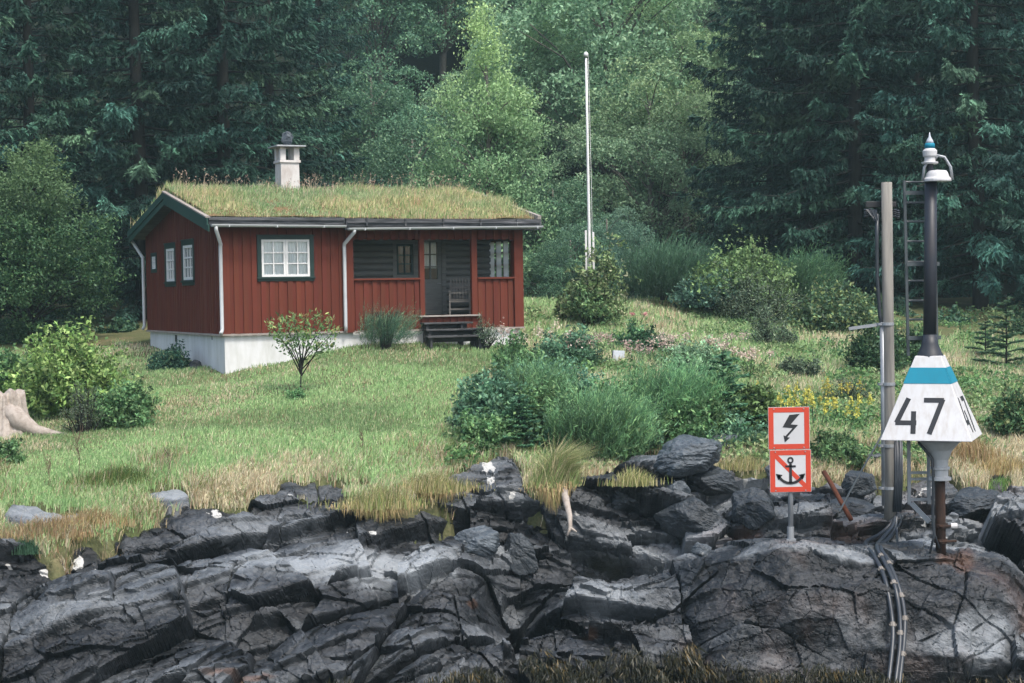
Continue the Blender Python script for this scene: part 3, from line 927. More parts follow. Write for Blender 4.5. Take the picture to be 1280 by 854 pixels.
window(fw0, fw1, fz0, fz1, 2, 3, 2, 0.105)
for k, (a, b, c, d) in enumerate(sw[:2]):
    window(a, b, c, d, 3, 3, 1, 0.14, 'side', bars=0.04, curtain=[(a + 0.1, a + 0.32)], fr=0.07)
a, b, c, d = sw[2]
window(a, b, c, d, 2, 2, 1, 0.1, 'side', bars=0.035, curtain=[(a + 0.05, b - 0.05)], sill=False, fr=0.06)
window(bw0, bw1, bz0, bz1, 2, 3, 1, 0.11, 'front', PD, 'grey_wood', 'darkgreen', 0.03, curtain=False, sill=False)
ef = MB()
ef.box(HL - 0.085, HL - 0.02, xw0, xw0 + 0.06, xz0, xz1).box(HL - 0.085, HL - 0.02, xw1 - 0.06, xw1, xz0, xz1).box(HL - 0.08, HL - 0.02, xw0 + .06, xw1 - .06, xz0, xz0 + 0.06).box(HL - 0.08, HL - 0.02, xw0 + .06, xw1 - .06, xz1 - 0.06, xz1)
for q in (1 / 4, 2 / 4, 3 / 4):
    ww = xw0 + (xw1 - xw0) * q
    ef.box(HL - 0.075, HL - 0.03, ww - 0.025, ww + 0.025, xz0 + .06, xz1 - .06)
for q in (0.36, 0.68):
    zq = xz0 + (xz1 - xz0) * q
    ef.box(HL - 0.07, HL - 0.035, xw0 + .06, xw1 - .06, zq - 0.02, zq + 0.02)
ew = ef.build('window', M['brown_frame'], cabin)
cc_ = MB()
for q in range(4):
    wa = xw0 + (xw1 - xw0) * (q + 0.18) / 4; wb = xw0 + (xw1 - xw0) * (q + 0.86) / 4
    n = 16; xs = np.linspace(wa, wb, n); dd = HL - 0.1 + 0.012 * np.sin(np.arange(n) * 1.7)
    for i in range(n - 1):
        cc_.add([(dd[i], xs[i], xz0 + .03), (dd[i + 1], xs[i + 1], xz0 + .03), (dd[i + 1], xs[i + 1], xz1 - .03), (dd[i], xs[i], xz1 - .03)], [(0, 1, 2, 3)])
cc_.build('curtain', M['backlit_curtain'], ew)
# half glazed door
dr = MB()
zm = back_z(537, 349)
dr.box(dw0, dw1, PD - 0.03, PD + 0.03, zd, zm).box(dw0, dw0 + 0.1, PD - 0.03, PD + 0.03, zm, dz1).box(dw1 - 0.1, dw1, PD - 0.03, PD + 0.03, zm, dz1).box(dw0 + 0.1, dw1 - 0.1, PD - 0.03, PD + 0.03, dz1 - 0.1, dz1)
dr.box(dw0 + 0.12, dw1 - 0.12, PD - 0.045, PD - 0.03, zd + 0.12, zm - 0.1)
for q in (0.5,):
    dr.box((dw0 + dw1) / 2 - 0.016, (dw0 + dw1) / 2 + 0.016, PD - 0.02, PD + 0.02, zm, dz1 - 0.1)
for q in (1 / 3, 2 / 3):
    zq = zm + (dz1 - 0.1 - zm) * q
    dr.box(dw0 + 0.1, dw1 - 0.1, PD - 0.018, PD + 0.018, zq - 0.016, zq + 0.016)
door = dr.build('door', M['grey_wood'], cabin)
MB().box(dw0 + 0.1, dw1 - 0.1, PD + 0.004, PD + 0.008, zm, dz1 - 0.1).build('pane', M['glass'], door)
cm = MB()
xs = np.linspace(dw0 + 0.1, dw1 - 0.1, 40); dd = PD + 0.09 + 0.02 * np.sin((xs - dw0) * 70)
for i in range(39):
    cm.add([(xs[i], dd[i], zm + 0.28), (xs[i + 1], dd[i + 1], zm + 0.28), (xs[i + 1], dd[i + 1], dz1 - 0.1), (xs[i], dd[i], dz1 - 0.1)], [(0, 1, 2, 3)])
cm.build('curtain', M['curtain'], door)
MB().tube([(dw1 - 0.05, PD - 0.04, zm - 0.12), (dw1 - 0.05, PD - 0.09, zm - 0.12), (dw1 - 0.16, PD - 0.09, zm - 0.12)], 0.012).build('handle', M['galv'], door)
jm = MB()
jm.box(dw0 - 0.1, dw0 - 0.004, PD - 0.05, PD, zd, dz1 + 0.1).box(dw1 + 0.004, dw1 + 0.12, PD - 0.05, PD, zd, dz1 + 0.1).box(dw0, dw1, PD - 0.048, PD, dz1 + 0.004, dz1 + 0.1)
jm.build('door_frame', M['grey_wood'], cabin)

# roof
um = uP - 0.12                                   # the eave steps down a little here
RO = MB()
TH = 0.15
for (x0, x1, oe, dz) in ((-OG + 0.03, um, OE, 0.0), (um + 0.004, HL + OR - 0.02, OE + 0.07, -0.045)):
    for sgn in (0, 1):
        A_ = -oe if sgn == 0 else HW + OE
        zA = (HE - SL * (oe - OE) + dz if sgn == 0 else HE) - 0.13
        zR = HE + SL * (HW / 2 + OE) - 0.10
        V = []
        for x in (x0, x1):
            for (w_, z) in ((A_, zA), (HW / 2, zR), (HW / 2, zR - TH), (A_, zA - TH * 0.6)):
                V.append((x, w_, z))
        RO.add(V, [(0, 1, 5, 4), (3, 7, 6, 2), (0, 4, 7, 3), (0, 3, 2, 1), (4, 5, 6, 7), (1, 2, 6, 5)])
roof = RO.build('roof', M['eave'], cabin)
# soil of the turf, uneven
nu, nw = 90, 70
us = np.linspace(-OG + 0.05, HL + OR - 0.12, nu); ws = np.linspace(-OE + 0.02, HW + OE - 0.02, nw)
UU, WW = np.meshgrid(us, ws)
ZZ_ = HE + SL * (np.minimum(WW, HW - WW) + OE) + 0.035 * fbm(UU * 1.1, WW * 1.1, 301, 4) + 0.03 + 0.07 * sstep(0, 1.2, np.minimum(WW, HW - WW) + OE)
ZZ_ = np.where((UU > um) & (WW < 0.3), ZZ_ - 0.03, ZZ_)
I = np.arange(UU.size).reshape(UU.shape)
tq = np.stack([I[:-1, :-1], I[:-1, 1:], I[1:, 1:], I[1:, :-1]], -1).reshape(-1, 4)
turf = MB().add(np.stack([UU, WW, ZZ_], -1).reshape(-1, 3), tq).build('turf', soilmat('turf_soil', [(0.3, (0.07, 0.075, 0.025)), (0.5, (0.16, 0.12, 0.06)), (0.7, (0.25, 0.13, 0.08))], 1.6), cabin, smooth=True)
# grass of the roof
n = 52000
uu = rng.uniform(-OG + 0.04, HL + OR - 0.1, n); ww = np.where(rng.random(n) < 0.8, rng.uniform(-OE + 0.02, HW / 2 + 0.9, n), rng.uniform(HW / 2, HW + OE, n))
bare = fbm(uu * 0.9, ww * 1.6, 311, 3)
low = sstep(0.7, 0.0, ww + OE)
keep = rng.random(n) > (0.75 * sstep(0.1, 0.35, bare) * low + 0.25 * low)
uu, ww = uu[keep], ww[keep]
gz = HE + SL * (np.minimum(ww, HW - ww) + OE) + 0.05 * sstep(0, 1.2, np.minimum(ww, HW - ww) + OE) + 0.02
big = fbm(uu * 0.55, ww * 0.9, 313, 3)
g_c = pick(len(uu), [(3, (0.25, 0.29, 0.125)), (3, (0.34, 0.34, 0.17)), (2.4, (0.46, 0.40, 0.24)), (1.6, (0.15, 0.24, 0.09)), (0.8, (0.44, 0.29, 0.2))])
g_c = g_c * (1 + 0.5 * big[:, None] * np.array((1.0, 0.3, 0.3))) * np.array((1.02, 1.16, 1.05))
hh = (0.06 + 0.17 * rng.random(len(uu)) ** 1.9) * (1 + 1.1 * fbm(uu * 1.8, ww * 1.8, 317, 2)).clip(0.3, 2) * (0.55 + 0.6 * sstep(-0.2, 1.0, ww)) * (1 + 0.7 * big)
tg = MB()
blades(tg, np.stack([uu, ww, gz], 1), hh, 0.016, g_c, 0.55, (0.15, -0.05))
k = rng.choice(len(uu), 420)
k = k[(ww[k] > 1.6)]
sp_ = np.stack([uu[k], ww[k], gz[k]], 1); sh = rng.uniform(0.22, 0.6, len(k)) * (1 + 0.5 * big[k])
blades(tg, sp_, sh, 0.011, pick(len(k), [(2, (0.46, 0.39, 0.25)), (1, (0.4, 0.3, 0.2))]), 0.3, (0.1, 0))
hd = sp_ + np.array((0, 0, 1.0)) * sh[:, None] * 0.93 + np.array((0.1, 0, 0)) * sh[:, None]
for j in range(5):
    leaves(tg, hd + rng.normal(size=hd.shape) * np.array((0.018, 0.018, 0.035)), 0.05, pick(len(hd), [(2, (0.46, 0.37, 0.25)), (1, (0.4, 0.27, 0.2))]), 0.4, 0.2)
tag(tg.build('roof_grass', M['grass'], cabin), kind='stuff')
# eave boards, gutters, bargeboards, downspouts
zE = HE - 0.005
eb = MB()
eb.box(-OG + 0.02, um, -OE - 0.05, -OE - 0.005, zE - 0.15, zE + 0.02).box(-OG + 0.02, um - 0.02, -OE - 0.085, -OE - 0.052, zE - 0.06, zE + 0.005)
eb.build('eave_board', M['eave'], cabin, bevel=0.004)
eb = MB()
eb.box(um + 0.004, HL + OR, -OE - 0.125, -OE - 0.08, zE - 0.2, zE - 0.005).box(um + 0.03, HL + OR - 0.05, -OE - 0.165, -OE - 0.127, zE - 0.115, zE - 0.085)
for k in range(5):
    x = um + 0.5 + k * 1.0
    eb.box(x, x + 0.035, -OE - 0.172, -OE - 0.127, zE - 0.19, zE)
eb.box(HL + OR - 0.04, HL + OR, -OE - 0.08, 0.4, zE - 0.26, zE - 0.03)
eb.build('eave_board', M['eave'], cabin, bevel=0.004)


def halfpipe(x0, x1, w_, z0, z1, r):
    g = MB(); seg = 9
    an = np.linspace(math.pi, 2 * math.pi, seg)
    V = []
    for x, z in ((x0, z0), (x1, z1)):
        for rr in (r, r - 0.008):
            for q in an: V.append((x, w_ + rr * math.cos(q), z + rr * math.sin(q)))
    Qs = []
    for q in range(seg - 1):
        Qs += [(q, q + 1, 2 * seg + q + 1, 2 * seg + q), (seg + q, 3 * seg + q, 3 * seg + q + 1, seg + q + 1), (q, seg + q, seg + q + 1, q + 1)]
    g.add(V, Qs)
    for x in np.arange(x0 + 0.4, x1 - 0.1, 1.15):
        z = z0 + (z1 - z0) * (x - x0) / (x1 - x0)
        g.box(x, x + 0.025, w_ - r - 0.006, w_ + r, z - r - 0.004, z - r * 0.2)
    g.add([(x0, w_ + r * math.cos(q), z0 + r * math.sin(q)) for q in an], [list(range(seg))])
    return g.build('gutter', M['gutter'], cabin)


halfpipe(-OG + 0.05, um - 0.02, -OE - 0.16, zE - 0.15, zE - 0.17, 0.062)
halfpipe(um + 0.01, HL + OR - 0.03, -OE - 0.235, zE - 0.235, zE - 0.175, 0.062)


def spout(pts):
    MB().tube(pts, 0.045, 10).build('downspout', M['gutter'], cabin, smooth=True)


d0 = on_front(270, 292, -OE - 0.15)[0]
spout([(d0, -OE - 0.16, zE - 0.19), (d0 + 0.005, -OE - 0.15, zE - 0.28), (0.0 - 0.06, -0.14, zE - 0.6), (-0.06, -0.11, zE - 0.66), (-0.06, -0.11, 0.12), (-0.075, -0.13, 0.06), (-0.12, -0.2, 0.02)])
spout([(uP + 0.05, -OE - 0.235, zE - 0.27), (uP + 0.05, -OE - 0.22, zE - 0.34), (uP - 0.06, -0.13, zE - 0.6), (uP - 0.06, -0.115, zE - 0.68), (uP - 0.06, -0.115, 0.15), (uP - 0.06, -0.13, 0.0)])
spout([(-0.36, HW + OE + 0.05, zE - 0.22), (-0.3, HW + OE + 0.0, zE - 0.3), (-0.1, HW + 0.06, zE - 0.72), (-0.1, HW + 0.04, zE - 0.85), (-0.1, HW + 0.04, 0.1), (-0.16, HW + 0.04, -0.0)])
pk = HE + SL * (HW / 2 + OE)
for sgn in (0, 1):
    A_ = -OE - 0.06 if sgn == 0 else HW + OE + 0.02
    zA = HE - 0.012 if sgn == 0 else HE - 0.01
    bb = MB()
    for (o, dA, dB) in ((0.0, 0.0, 0.165), (0.032, 0.15, 0.31)):
        x0, x1 = -OG - 0.03 + o, -OG + 0.005 + o
        V = []
        for x in (x0, x1):
            for (w_, z) in ((A_, zA - dA), (HW / 2, pk - dA), (HW / 2, pk - dB), (A_, zA - dB)): V.append((x, w_, z))
        bb.add(V, [(0, 1, 5, 4), (3, 7, 6, 2), (0, 4, 7, 3), (0, 3, 2, 1), (4, 5, 6, 7), (1, 2, 6, 5)])
    bb.build('bargeboard', M['green'], cabin)
rk_ = MB()
rk_.bar((-OG - 0.0, -OE - 0.06, HE + 0.012), (-OG - 0.0, HW / 2, pk + 0.02), 0.11, 0.035)
rk_.build('verge_plank', M['rake'], cabin)
rk_ = MB()
rk_.bar((HL + OR - 0.06, -OE - 0.13, HE + 0.02), (HL + OR - 0.06, HW / 2, pk + 0.09), 0.1, 0.12)
rk_.build('verge_plank', M['rake'], cabin)

# chimney
cu, cw = on_front(359.5, 235, HW / 2 + 0.1)[0], HW / 2 + 0.1
cz1 = on_front(359.5, 203, cw)[1]; cz2 = on_front(359.5, 184.5, cw)[1]
ch_ = MB()
hw = 0.25


def frustum(mb, h0, h1, z0, z1):
    V = [(cu + sx * h, cw + sy * h, z) for h, z in ((h0, z0), (h1, z1)) for sx, sy in ((-1, -1), (1, -1), (1, 1), (-1, 1))]
    mb.add(V, [(0, 1, 5, 4), (1, 2, 6, 5), (2, 3, 7, 6), (3, 0, 4, 7), (4, 5, 6, 7), (3, 2, 1, 0)])


frustum(ch_, 0.262, 0.248, pk - 0.5, cz1 - 0.03)
frustum(ch_, 0.285, 0.285, cz1 - 0.028, cz1 + 0.035)
frustum(ch_, 0.1, 0.1, cz1 + 0.037, cz1 + 0.05)
ch = ch_.build('chimney', M['chimney'], cabin, bevel=0.012)
for sx in (-1, 1):
    for sy in (-1, 1):
        x, y = cu + sx * 0.185, cw + sy * 0.185
        MB().box(x - 0.075, x + 0.075, y - 0.075, y + 0.075, cz1 + 0.037, cz2 - 0.012).build('smoke_pillar', M['chimney'], ch, bevel=0.008)
MB().box(cu - 0.4, cu + 0.4, cw - 0.4, cw + 0.4, cz2 - 0.01, cz2 + 0.03).build('chimney_slab', M['galv'], ch, bevel=0.008)


# ------------------------------------------------------------------ stones
def stone(name, label, loc, size, seed, mat='boulder', rz=0.0, cat='rock', group=None, flat=0.6, tilt=(0, 0), lob=3.0):
    """a faceted, worn stone: a subdivided ball cut by random planes"""
    n1, n2 = 110, 60
    th = np.linspace(0, 2 * math.pi, n1, endpoint=False); ph = np.linspace(0.03, math.pi - 0.03, n2)
    T_, P_ = np.meshgrid(th, ph)
    D = np.stack([np.sin(P_) * np.cos(T_), np.sin(P_) * np.sin(T_), np.cos(P_)], -1)
    r = np.random.default_rng(seed)
    rad = np.full(T_.shape, 1.3)
    for k in range(26):
        nn = norm(r.normal(size=3) * np.array((1, 1, 0.8))); dd = r.uniform(0.68, 1.05)
        c_ = D @ nn
        lim = np.where(c_ > 0.05, dd / np.maximum(c_, 0.05), 9)
        rad = -np.log(np.exp(-34 * rad) + np.exp(-34 * np.minimum(lim, 3))) / 34
    q1 = D[..., 0] * 2.2 + D[..., 2] * 0.8 + seed; q2 = D[..., 1] * 1.6 + D[..., 2] * 2.4 - seed
    rad = rad * (1 + 0.16 * fbm(q1 * 0.7, q2 * 0.7, seed, 5) - 0.10 * np.abs(fbm(q1 * 1.5, q2 * 1.5, seed + 3, 4)) + 0.03 * fbm(q1 * 7, q2 * 7, seed + 6, 3))
    Pp = D * rad[..., None]
    Pp = Pp * np.array(size) * 0.5
    I = np.arange(n1 * n2).reshape(n2, n1); J = np.roll(I, -1, 1)
    Qs = np.stack([I[:-1], I[1:], J[1:], J[:-1]], -1).reshape(-1, 4)
    mb = MB().add(Pp.reshape(-1, 3), Qs)
    mb.f.append(np.array([list(range(n1))])); mb.mi.append(0)
    mb.f.append(np.array([list(range((n2 - 1) * n1, n2 * n1))[::-1]])); mb.mi.append(0)
    o = mb.build(name, M[mat], smooth=False)
    o.location = loc; o.rotation_euler = (tilt[0], tilt[1], rz)
    return tag(o, label, cat, group)


def local2world(u, w_, z):
    return Vector((HX + u * ct - w_ * st_, HY + u * st_ + w_ * ct, HZ + z))


stone('stone', 'grey stone weighing down the slab on top of the white chimney', local2world(cu + 0.02, cw, cz2 + 0.2), (0.38, 0.34, 0.4), 5, cat='stone')


# ------------------------------------------------------------------ porch chairs and steps
def chair(label, px, py, rz):
    u, _ = on_front(px, py, 0.75)
    p = local2world(u, 0.75, zd - 0.03)
    t = thing('garden_chair', label, 'chair', p, HT + rz, 'chairs on the porch')
    l = MB()
    for sx in (-0.25, 0.25):
        MB().bar((sx, -0.24, 0), (sx, -0.24, 0.6), 0.04, 0.04, (0, 1, 0)).build('leg', M['chair'], t)
        MB().bar((sx, 0.24, 0), (sx, 0.3, 0.6), 0.04, 0.04, (0, 1, 0)).build('leg', M['chair'], t)
        MB().box(sx - 0.03, sx + 0.03, -0.28, 0.3, 0.6, 0.63).build('armrest', M['chair'], t)
    s = MB()
    for k in range(5): s.box(-0.25, 0.25, -0.24 + k * 0.1, -0.16 + k * 0.1, 0.4, 0.42)
    s.box(-0.23, 0.23, -0.23, -0.2, 0.34, 0.398)
    s.build('seat', M['chair'], t)
    MB().box(-0.25, 0.25, -0.262, -0.225, 0.15, 0.185).build('stretcher', M['chair'], t)
    MB().box(-0.25, 0.25, -0.262, -0.225, 0.56, 0.598).build('front_bar', M['chair'], t)
    b = MB()
    for k in range(7):
        x = -0.23 + k * 0.077
        top = 0.98 - 0.9 * x * x
        b.bar((x, 0.25, 0.42), (x, 0.42, top), 0.04, 0.018, (0, 1, 0))
    b.bar((-0.26, 0.33, 0.72), (0.26, 0.33, 0.72), 0.02, 0.05)
    b.build('backrest', M['chair'], t)


chair('wooden slatted garden chair standing in the doorway of the porch', 575, 392, -0.42)
chair('wooden slatted garden chair behind the right-hand porch railing', 604, 392, -0.75)

tread = [(530, 591, 403.5), (533, 607, 412.0), (535, 614, 420.5)]
stp = thing('porch_steps', 'weathered grey plank steps leading up to the cabin porch', 'steps', local2world((u3 + u4) / 2, -0.3, -0.5), HT)
for k, (xa, xb, y) in enumerate(tread):
    wv = -0.2 - 0.28 * k
    ua, z = on_front(xa, y, wv - 0.15); ub, _ = on_front(xb, y, wv - 0.15)
    ua -= (u3 + u4) / 2; ub -= (u3 + u4) / 2; z += 0.5
    MB().box(ua, ub, wv + 0.3 - 0.15, wv + 0.3 + 0.14, z - 0.045, z).build('tread', M['steps'], stp, bevel=0.006)
    MB().box(ua + 0.05, ub - 0.05, wv + 0.3 + 0.1, wv + 0.3 + 0.135, z - 0.16, z - 0.048).build('riser', M['steps'], stp)
    for xs_ in (ua + 0.08, ub - 0.3):
        MB().box(xs_, xs_ + 0.06, wv + 0.2, wv + 0.43, z - 0.75, z - 0.05).build('stringer', M['steps'], stp)

# ------------------------------------------------------------------ flagpole
fp = at(737.5, 338, 46.5)
fp.z = ground(fp.x, fp.y)
ft = at(732.5, 68, 46.5)
fl = thing('flagpole', 'tall slim white flagpole rising above a bush beside the cabin', 'flagpole', fp)
tv = ft - fp
MB().tube([(0, 0, 0.1), tuple(tv * 0.3), tuple(tv * 0.7), tuple(tv * 0.985)], [0.045, 0.042, 0.036, 0.03], 12).build('pole', M['white'], fl, smooth=True)
o = tuple(tv)
MB().lathe([(0.036, -0.06), (0.06, -0.05), (0.07, 0.0), (0.05, 0.045), (0.012, 0.075)], 14, o).build('finial', M['white'], fl, smooth=True)
b_ = MB(); hB = at(737, 288, 46.5).z - fp.z
b_.box(-0.13, -0.075, -0.04, 0.04, -0.2, hB).box(0.075, 0.13, -0.04, 0.04, -0.2, hB - 0.05)
b_.box(-0.073, 0.073, -0.05, -0.02, 0.35, 0.45)
b_.build('base_bracket', M['white'], fl, bevel=0.01)
MB().tube([(0.075, -0.02, 1.2), (0.085 + tv.x * 0.5, -0.03 + tv.y * .5, tv.z * 0.5), (tv.x + 0.06, tv.y - 0.02, tv.z - 0.05)], 0.006, 5).build('halyard', M['white'], fl)

# ------------------------------------------------------------------ cable warning sign
sb = hit(988.5, 676, 'rock'); SD = sb.y
sg = thing('warning_sign', 'red bordered lightning and no-anchoring boards on one grey post', 'sign', sb)


def rel(px, py, d=None):
    p = at(px, py, d or SD) - sb
    return p


pt, pb = rel(988, 515), rel(988.8, 677)
MB().tube([(0, 0.01, -0.15), (pt.x, 0.01, pt.z)], 0.042, 12).build('post', M['galv'], sg, smooth=True)
MB().box(-0.075, 0.075, -0.06, 0.075, -0.05, 0.03).tube([(0, 0.01, 0.0), (0, 0.01, 0.22)], 0.055, 12).build('foot', M['galv'], sg)


def panel(name, c0, c1, sym):
    """c0, c1: pixel corners; symbol drawn in a unit square, y up"""
    p0 = rel(*c0); p1 = rel(*c1)
    wd, hg = p1.x - p0.x, p0.z - p1.z
    ox, oz = p0.x, p1.z
    k = MB().box(ox, ox + wd, -0.052, -0.045, oz, oz + hg).box(ox + 0.1, ox + wd - 0.1, -0.045, -0.03, oz + hg * 0.3, oz + hg * 0.36).build(name, M['signwhite'], sg, bevel=0.002)
    bd = 0.085
    f = MB()
    f.box(ox + .006, ox + wd - .006, -0.0555, -0.052, oz + hg - bd, oz + hg - .006).box(ox + .006, ox + wd - .006, -0.0555, -0.052, oz + .006, oz + bd)
    f.box(ox + .006, ox + bd, -0.0555, -0.052, oz + bd, oz + hg - bd).box(ox + wd - bd, ox + wd - .006, -0.0555, -0.052, oz + bd, oz + hg - bd)
    f.build('red_border', M['signred'], k)

    for bx_ in (0.14, 0.86):
        for by_ in (0.045, 0.955):
            MB().tube([(ox + wd * bx_, -0.055, oz + hg * by_), (ox + wd * bx_, -0.064, oz + hg * by_)], 0.011, 8).build('bolt', M['galv'], k)

    def P2(x, y): return (ox + bd + (wd - 2 * bd) * x, oz + bd + (hg - 2 * bd) * y)
    return k, P2


k1, T1 = panel('lightning_board', (959.3, 509), (1011.6, 561), None)
bolt = [(0.38, 0.93), (0.83, 0.95), (0.56, 0.62), (0.80, 0.64), (0.47, 0.22), (0.56, 0.24), (0.36, 0.06), (0.34, 0.36), (0.40, 0.28), (0.62, 0.54), (0.30, 0.52), (0.58, 0.86)]
bolt = [(0.52, 0.92), (0.86, 0.95), (0.56, 0.62), (0.80, 0.60), (0.44, 0.22), (0.53, 0.20), (0.36, 0.05), (0.32, 0.28), (0.38, 0.25), (0.62, 0.50), (0.29, 0.53)]


def sym(poly, T, y0, th, name, mat, par):
    mb = MB()
    for pl in poly:
        q = [T(*p) for p in pl]
        mb.prism([(a, b) for a, b in q], (0, y0, 0), (1, 0, 0), (0, 0, 1), th)
    return mb.build(name, mat, par)


sym([bolt], T1, -0.0525, 0.003, 'lightning_symbol', M['black'], k1)
k2, T2 = panel('no_anchor_board', (961.3, 562.4), (1013.6, 614.5), None)


def ring(cx, cy, r0, r1, n=20, a0=0, a1=360):
    out = []
    an = [R(a0 + (a1 - a0) * i / n) for i in range(n + 1)]
    for i in range(n):
        out.append([(cx + r0 * math.cos(an[i]), cy + r0 * math.sin(an[i])), (cx + r1 * math.cos(an[i]), cy + r1 * math.sin(an[i])),
                    (cx + r1 * math.cos(an[i + 1]), cy + r1 * math.sin(an[i + 1])), (cx + r0 * math.cos(an[i + 1]), cy + r0 * math.sin(an[i + 1]))])
    return out


sym([[(0.0, 1.0), (0.0, 0.90), (0.90, 0.0), (1.0, 0.0), (1.0, 0.10), (0.10, 1.0)]], T2, -0.0525, 0.002, 'red_slash', M['signred'], k2)
anch = ring(0.5, 0.84, 0.05, 0.105) + [[(0.46, 0.74), (0.54, 0.74), (0.55, 0.12), (0.45, 0.12)], [(0.33, 0.62), (0.67, 0.62), (0.67, 0.68), (0.33, 0.68)]]
anch += ring(0.5, 0.56, 0.40, 0.485, 22, 205, 335)
anch += [[(0.02, 0.42), (0.10, 0.22), (0.24, 0.38)], [(0.98, 0.42), (0.76, 0.38), (0.90, 0.22)]]
sym(anch, T2, -0.0555, 0.003, 'anchor_symbol', M['black'], k2)

# ------------------------------------------------------------------ beacon
bb0 = hit(1176, 690, 'rock'); BD = bb0.y
bc = thing('light_beacon', 'dark beacon mast with a white pyramid daymark numbered 47', 'beacon', bb0)


def br(px, py, dd=0.0):
    p = at(px, py, BD + dd) - bb0
    return np.array(p)


MB().tube([(0, 0, -0.2), tuple(br(1175, 595))], 0.078, 16).build('rusty_post', M['rust'], bc, smooth=True)
cl_ = MB()
for y in (657, 676):
    cl_ = MB()
    p = br(1176, y); cl_.tube([p + (0, 0, -0.03), p + (0, 0, 0.03)], 0.105, 14)
    cl_.tube([p + (-0.05, -0.1, 0), p + (0.22, -0.06, 0)], 0.02, 6)
    cl_.build('pipe_clamp', M['rust'], bc)
p = br(1187, 657)
MB().tube([p + (0, -0.05, 0), p + (0.1, -0.05, 0)], 0.045, 10).build('junction_socket', M['beacon_white'], bc)
p1, p2 = br(1175, 600), br(1178, 549)
hh_ = p2[2] - p1[2]
MB().lathe([(0.12, 0.0), (0.17, 0.0), (0.17, 0.045), (0.125, 0.05), (0.125, 0.16), (0.15, 0.165), (0.15, 0.2), (0.12, 0.21), (0.13, 0.32), (0.19, 0.46), (0.3, 0.58), (0.38, hh_ - 0.01)], 24, tuple(p1)).build('flange', M['flange'], bc, smooth=False, bevel=0.004)
# pyramid daymark
zb = br(1167, 547)[2]; ztp = br(1163, 444.5)[2]
phi = R(-22.0); cxb, cyb = br(1166, 547)[0], 0.05
cxt, cyt = br(1163.5, 444)[0], 0.05
ha, hb = 0.676, 0.197


def sq(cx, cy, h, z):
    return [(cx + sx * h * math.cos(phi) - sy * h * math.sin(phi), cy + sx * h * math.sin(phi) + sy * h * math.cos(phi), z) for sx, sy in ((-1, -1), (1, -1), (1, 1), (-1, 1))]


B4, T4 = sq(cxb, cyb, ha, zb), sq(cxt, cyt, hb, ztp)
dm = MB()
dm.add(B4 + T4, [(0, 1, 5, 4), (1, 2, 6, 5), (2, 3, 7, 6), (3, 0, 4, 7), (4, 5, 6, 7), (3, 2, 1, 0)])
dm.box(cxb - 0.05, cxb + 0.05, cyb - .05, cyb + .05, zb - 0.06, zb - 0.002)
day = dm.build('daymark', M['beacon_white'], bc, bevel=0.012)
A4 = np.array(B4); C4 = np.array(T4)


def face_pt(k, s, t, off=0.003):
    """point on face k of the pyramid: s along the face 0..1, t up 0..1"""
    a = A4[k] * (1 - t) + C4[k] * t; b = A4[(k + 1) % 4] * (1 - t) + C4[(k + 1) % 4] * t
    nn = np.cross(A4[(k + 1) % 4] - A4[k], C4[k] - A4[k]); nn /= np.linalg.norm(nn)
    return a * (1 - s) + b * s + nn * off


bd_ = MB()
for k in range(4):
    V = [face_pt(k, 0, 0.67, 0.002), face_pt(k, 1, 0.67, 0.002), face_pt(k, 1, 0.86, 0.002), face_pt(k, 0, 0.86, 0.002)]
    V2 = [face_pt(k, 0, 0.67, 0.006), face_pt(k, 1, 0.67, 0.006), face_pt(k, 1, 0.86, 0.006), face_pt(k, 0, 0.86, 0.006)]
    bd_.add(V + V2, [(4, 5, 6, 7), (0, 4, 7, 3), (1, 2, 6, 5), (3, 7, 6, 2), (0, 1, 5, 4)])
bd_.build('blue_band', M['blue'], day)


def stroke(mb, k, org, a, b, wd, sc, off=0.004):
    """a straight painted stroke between two points given in face metres from org"""
    t = np.array(b, float) - np.array(a, float); L = np.linalg.norm(t); t /= L; nn = np.array((-t[1], t[0]))
    q = [np.array(a) + nn * wd / 2, np.array(a) - nn * wd / 2, np.array(b) - nn * wd / 2, np.array(b) + nn * wd / 2]
    H = np.linalg.norm((C4[k] + C4[(k + 1) % 4]) / 2 - (A4[k] + A4[(k + 1) % 4]) / 2)
    ex = A4[(k + 1) % 4] - A4[k]; ex /= np.linalg.norm(ex)
    cb = (A4[k] + A4[(k + 1) % 4]) / 2; ey = ((C4[k] + C4[(k + 1) % 4]) / 2 - cb) / H
    nz = np.cross(ex, ey)
    P = [cb + ex * (org[0] + p[0] * sc) + ey * (org[1] + p[1] * sc) for p in q]
    mb.add([p + nz * 0.001 for p in P] + [p + nz * off for p in P], [(4, 7, 6, 5), (4, 5, 6, 7), (0, 1, 5, 4), (1, 2, 6, 5), (2, 3, 7, 6), (3, 0, 4, 7)][1:])


for k, nm in ((0, 'number_47'), (1, 'number_47')):
    d4 = MB()
    sc = 0.57; org = (-0.44, 0.11)
    st47 = [((0.30, 0.98), (0.0, 0.30)), ((-0.03, 0.30), (0.52, 0.30)), ((0.44, 0.62), (0.44, 0.0)), ((0.70, 0.93), (1.22, 0.93)), ((1.19, 0.96), (0.86, 0.0))]
    for i, (a, b) in enumerate(st47):
        stroke(d4, k, org, a, b, 0.13, sc, 0.004 + 0.0006 * i)
    d4.build(nm, M['black'], day)
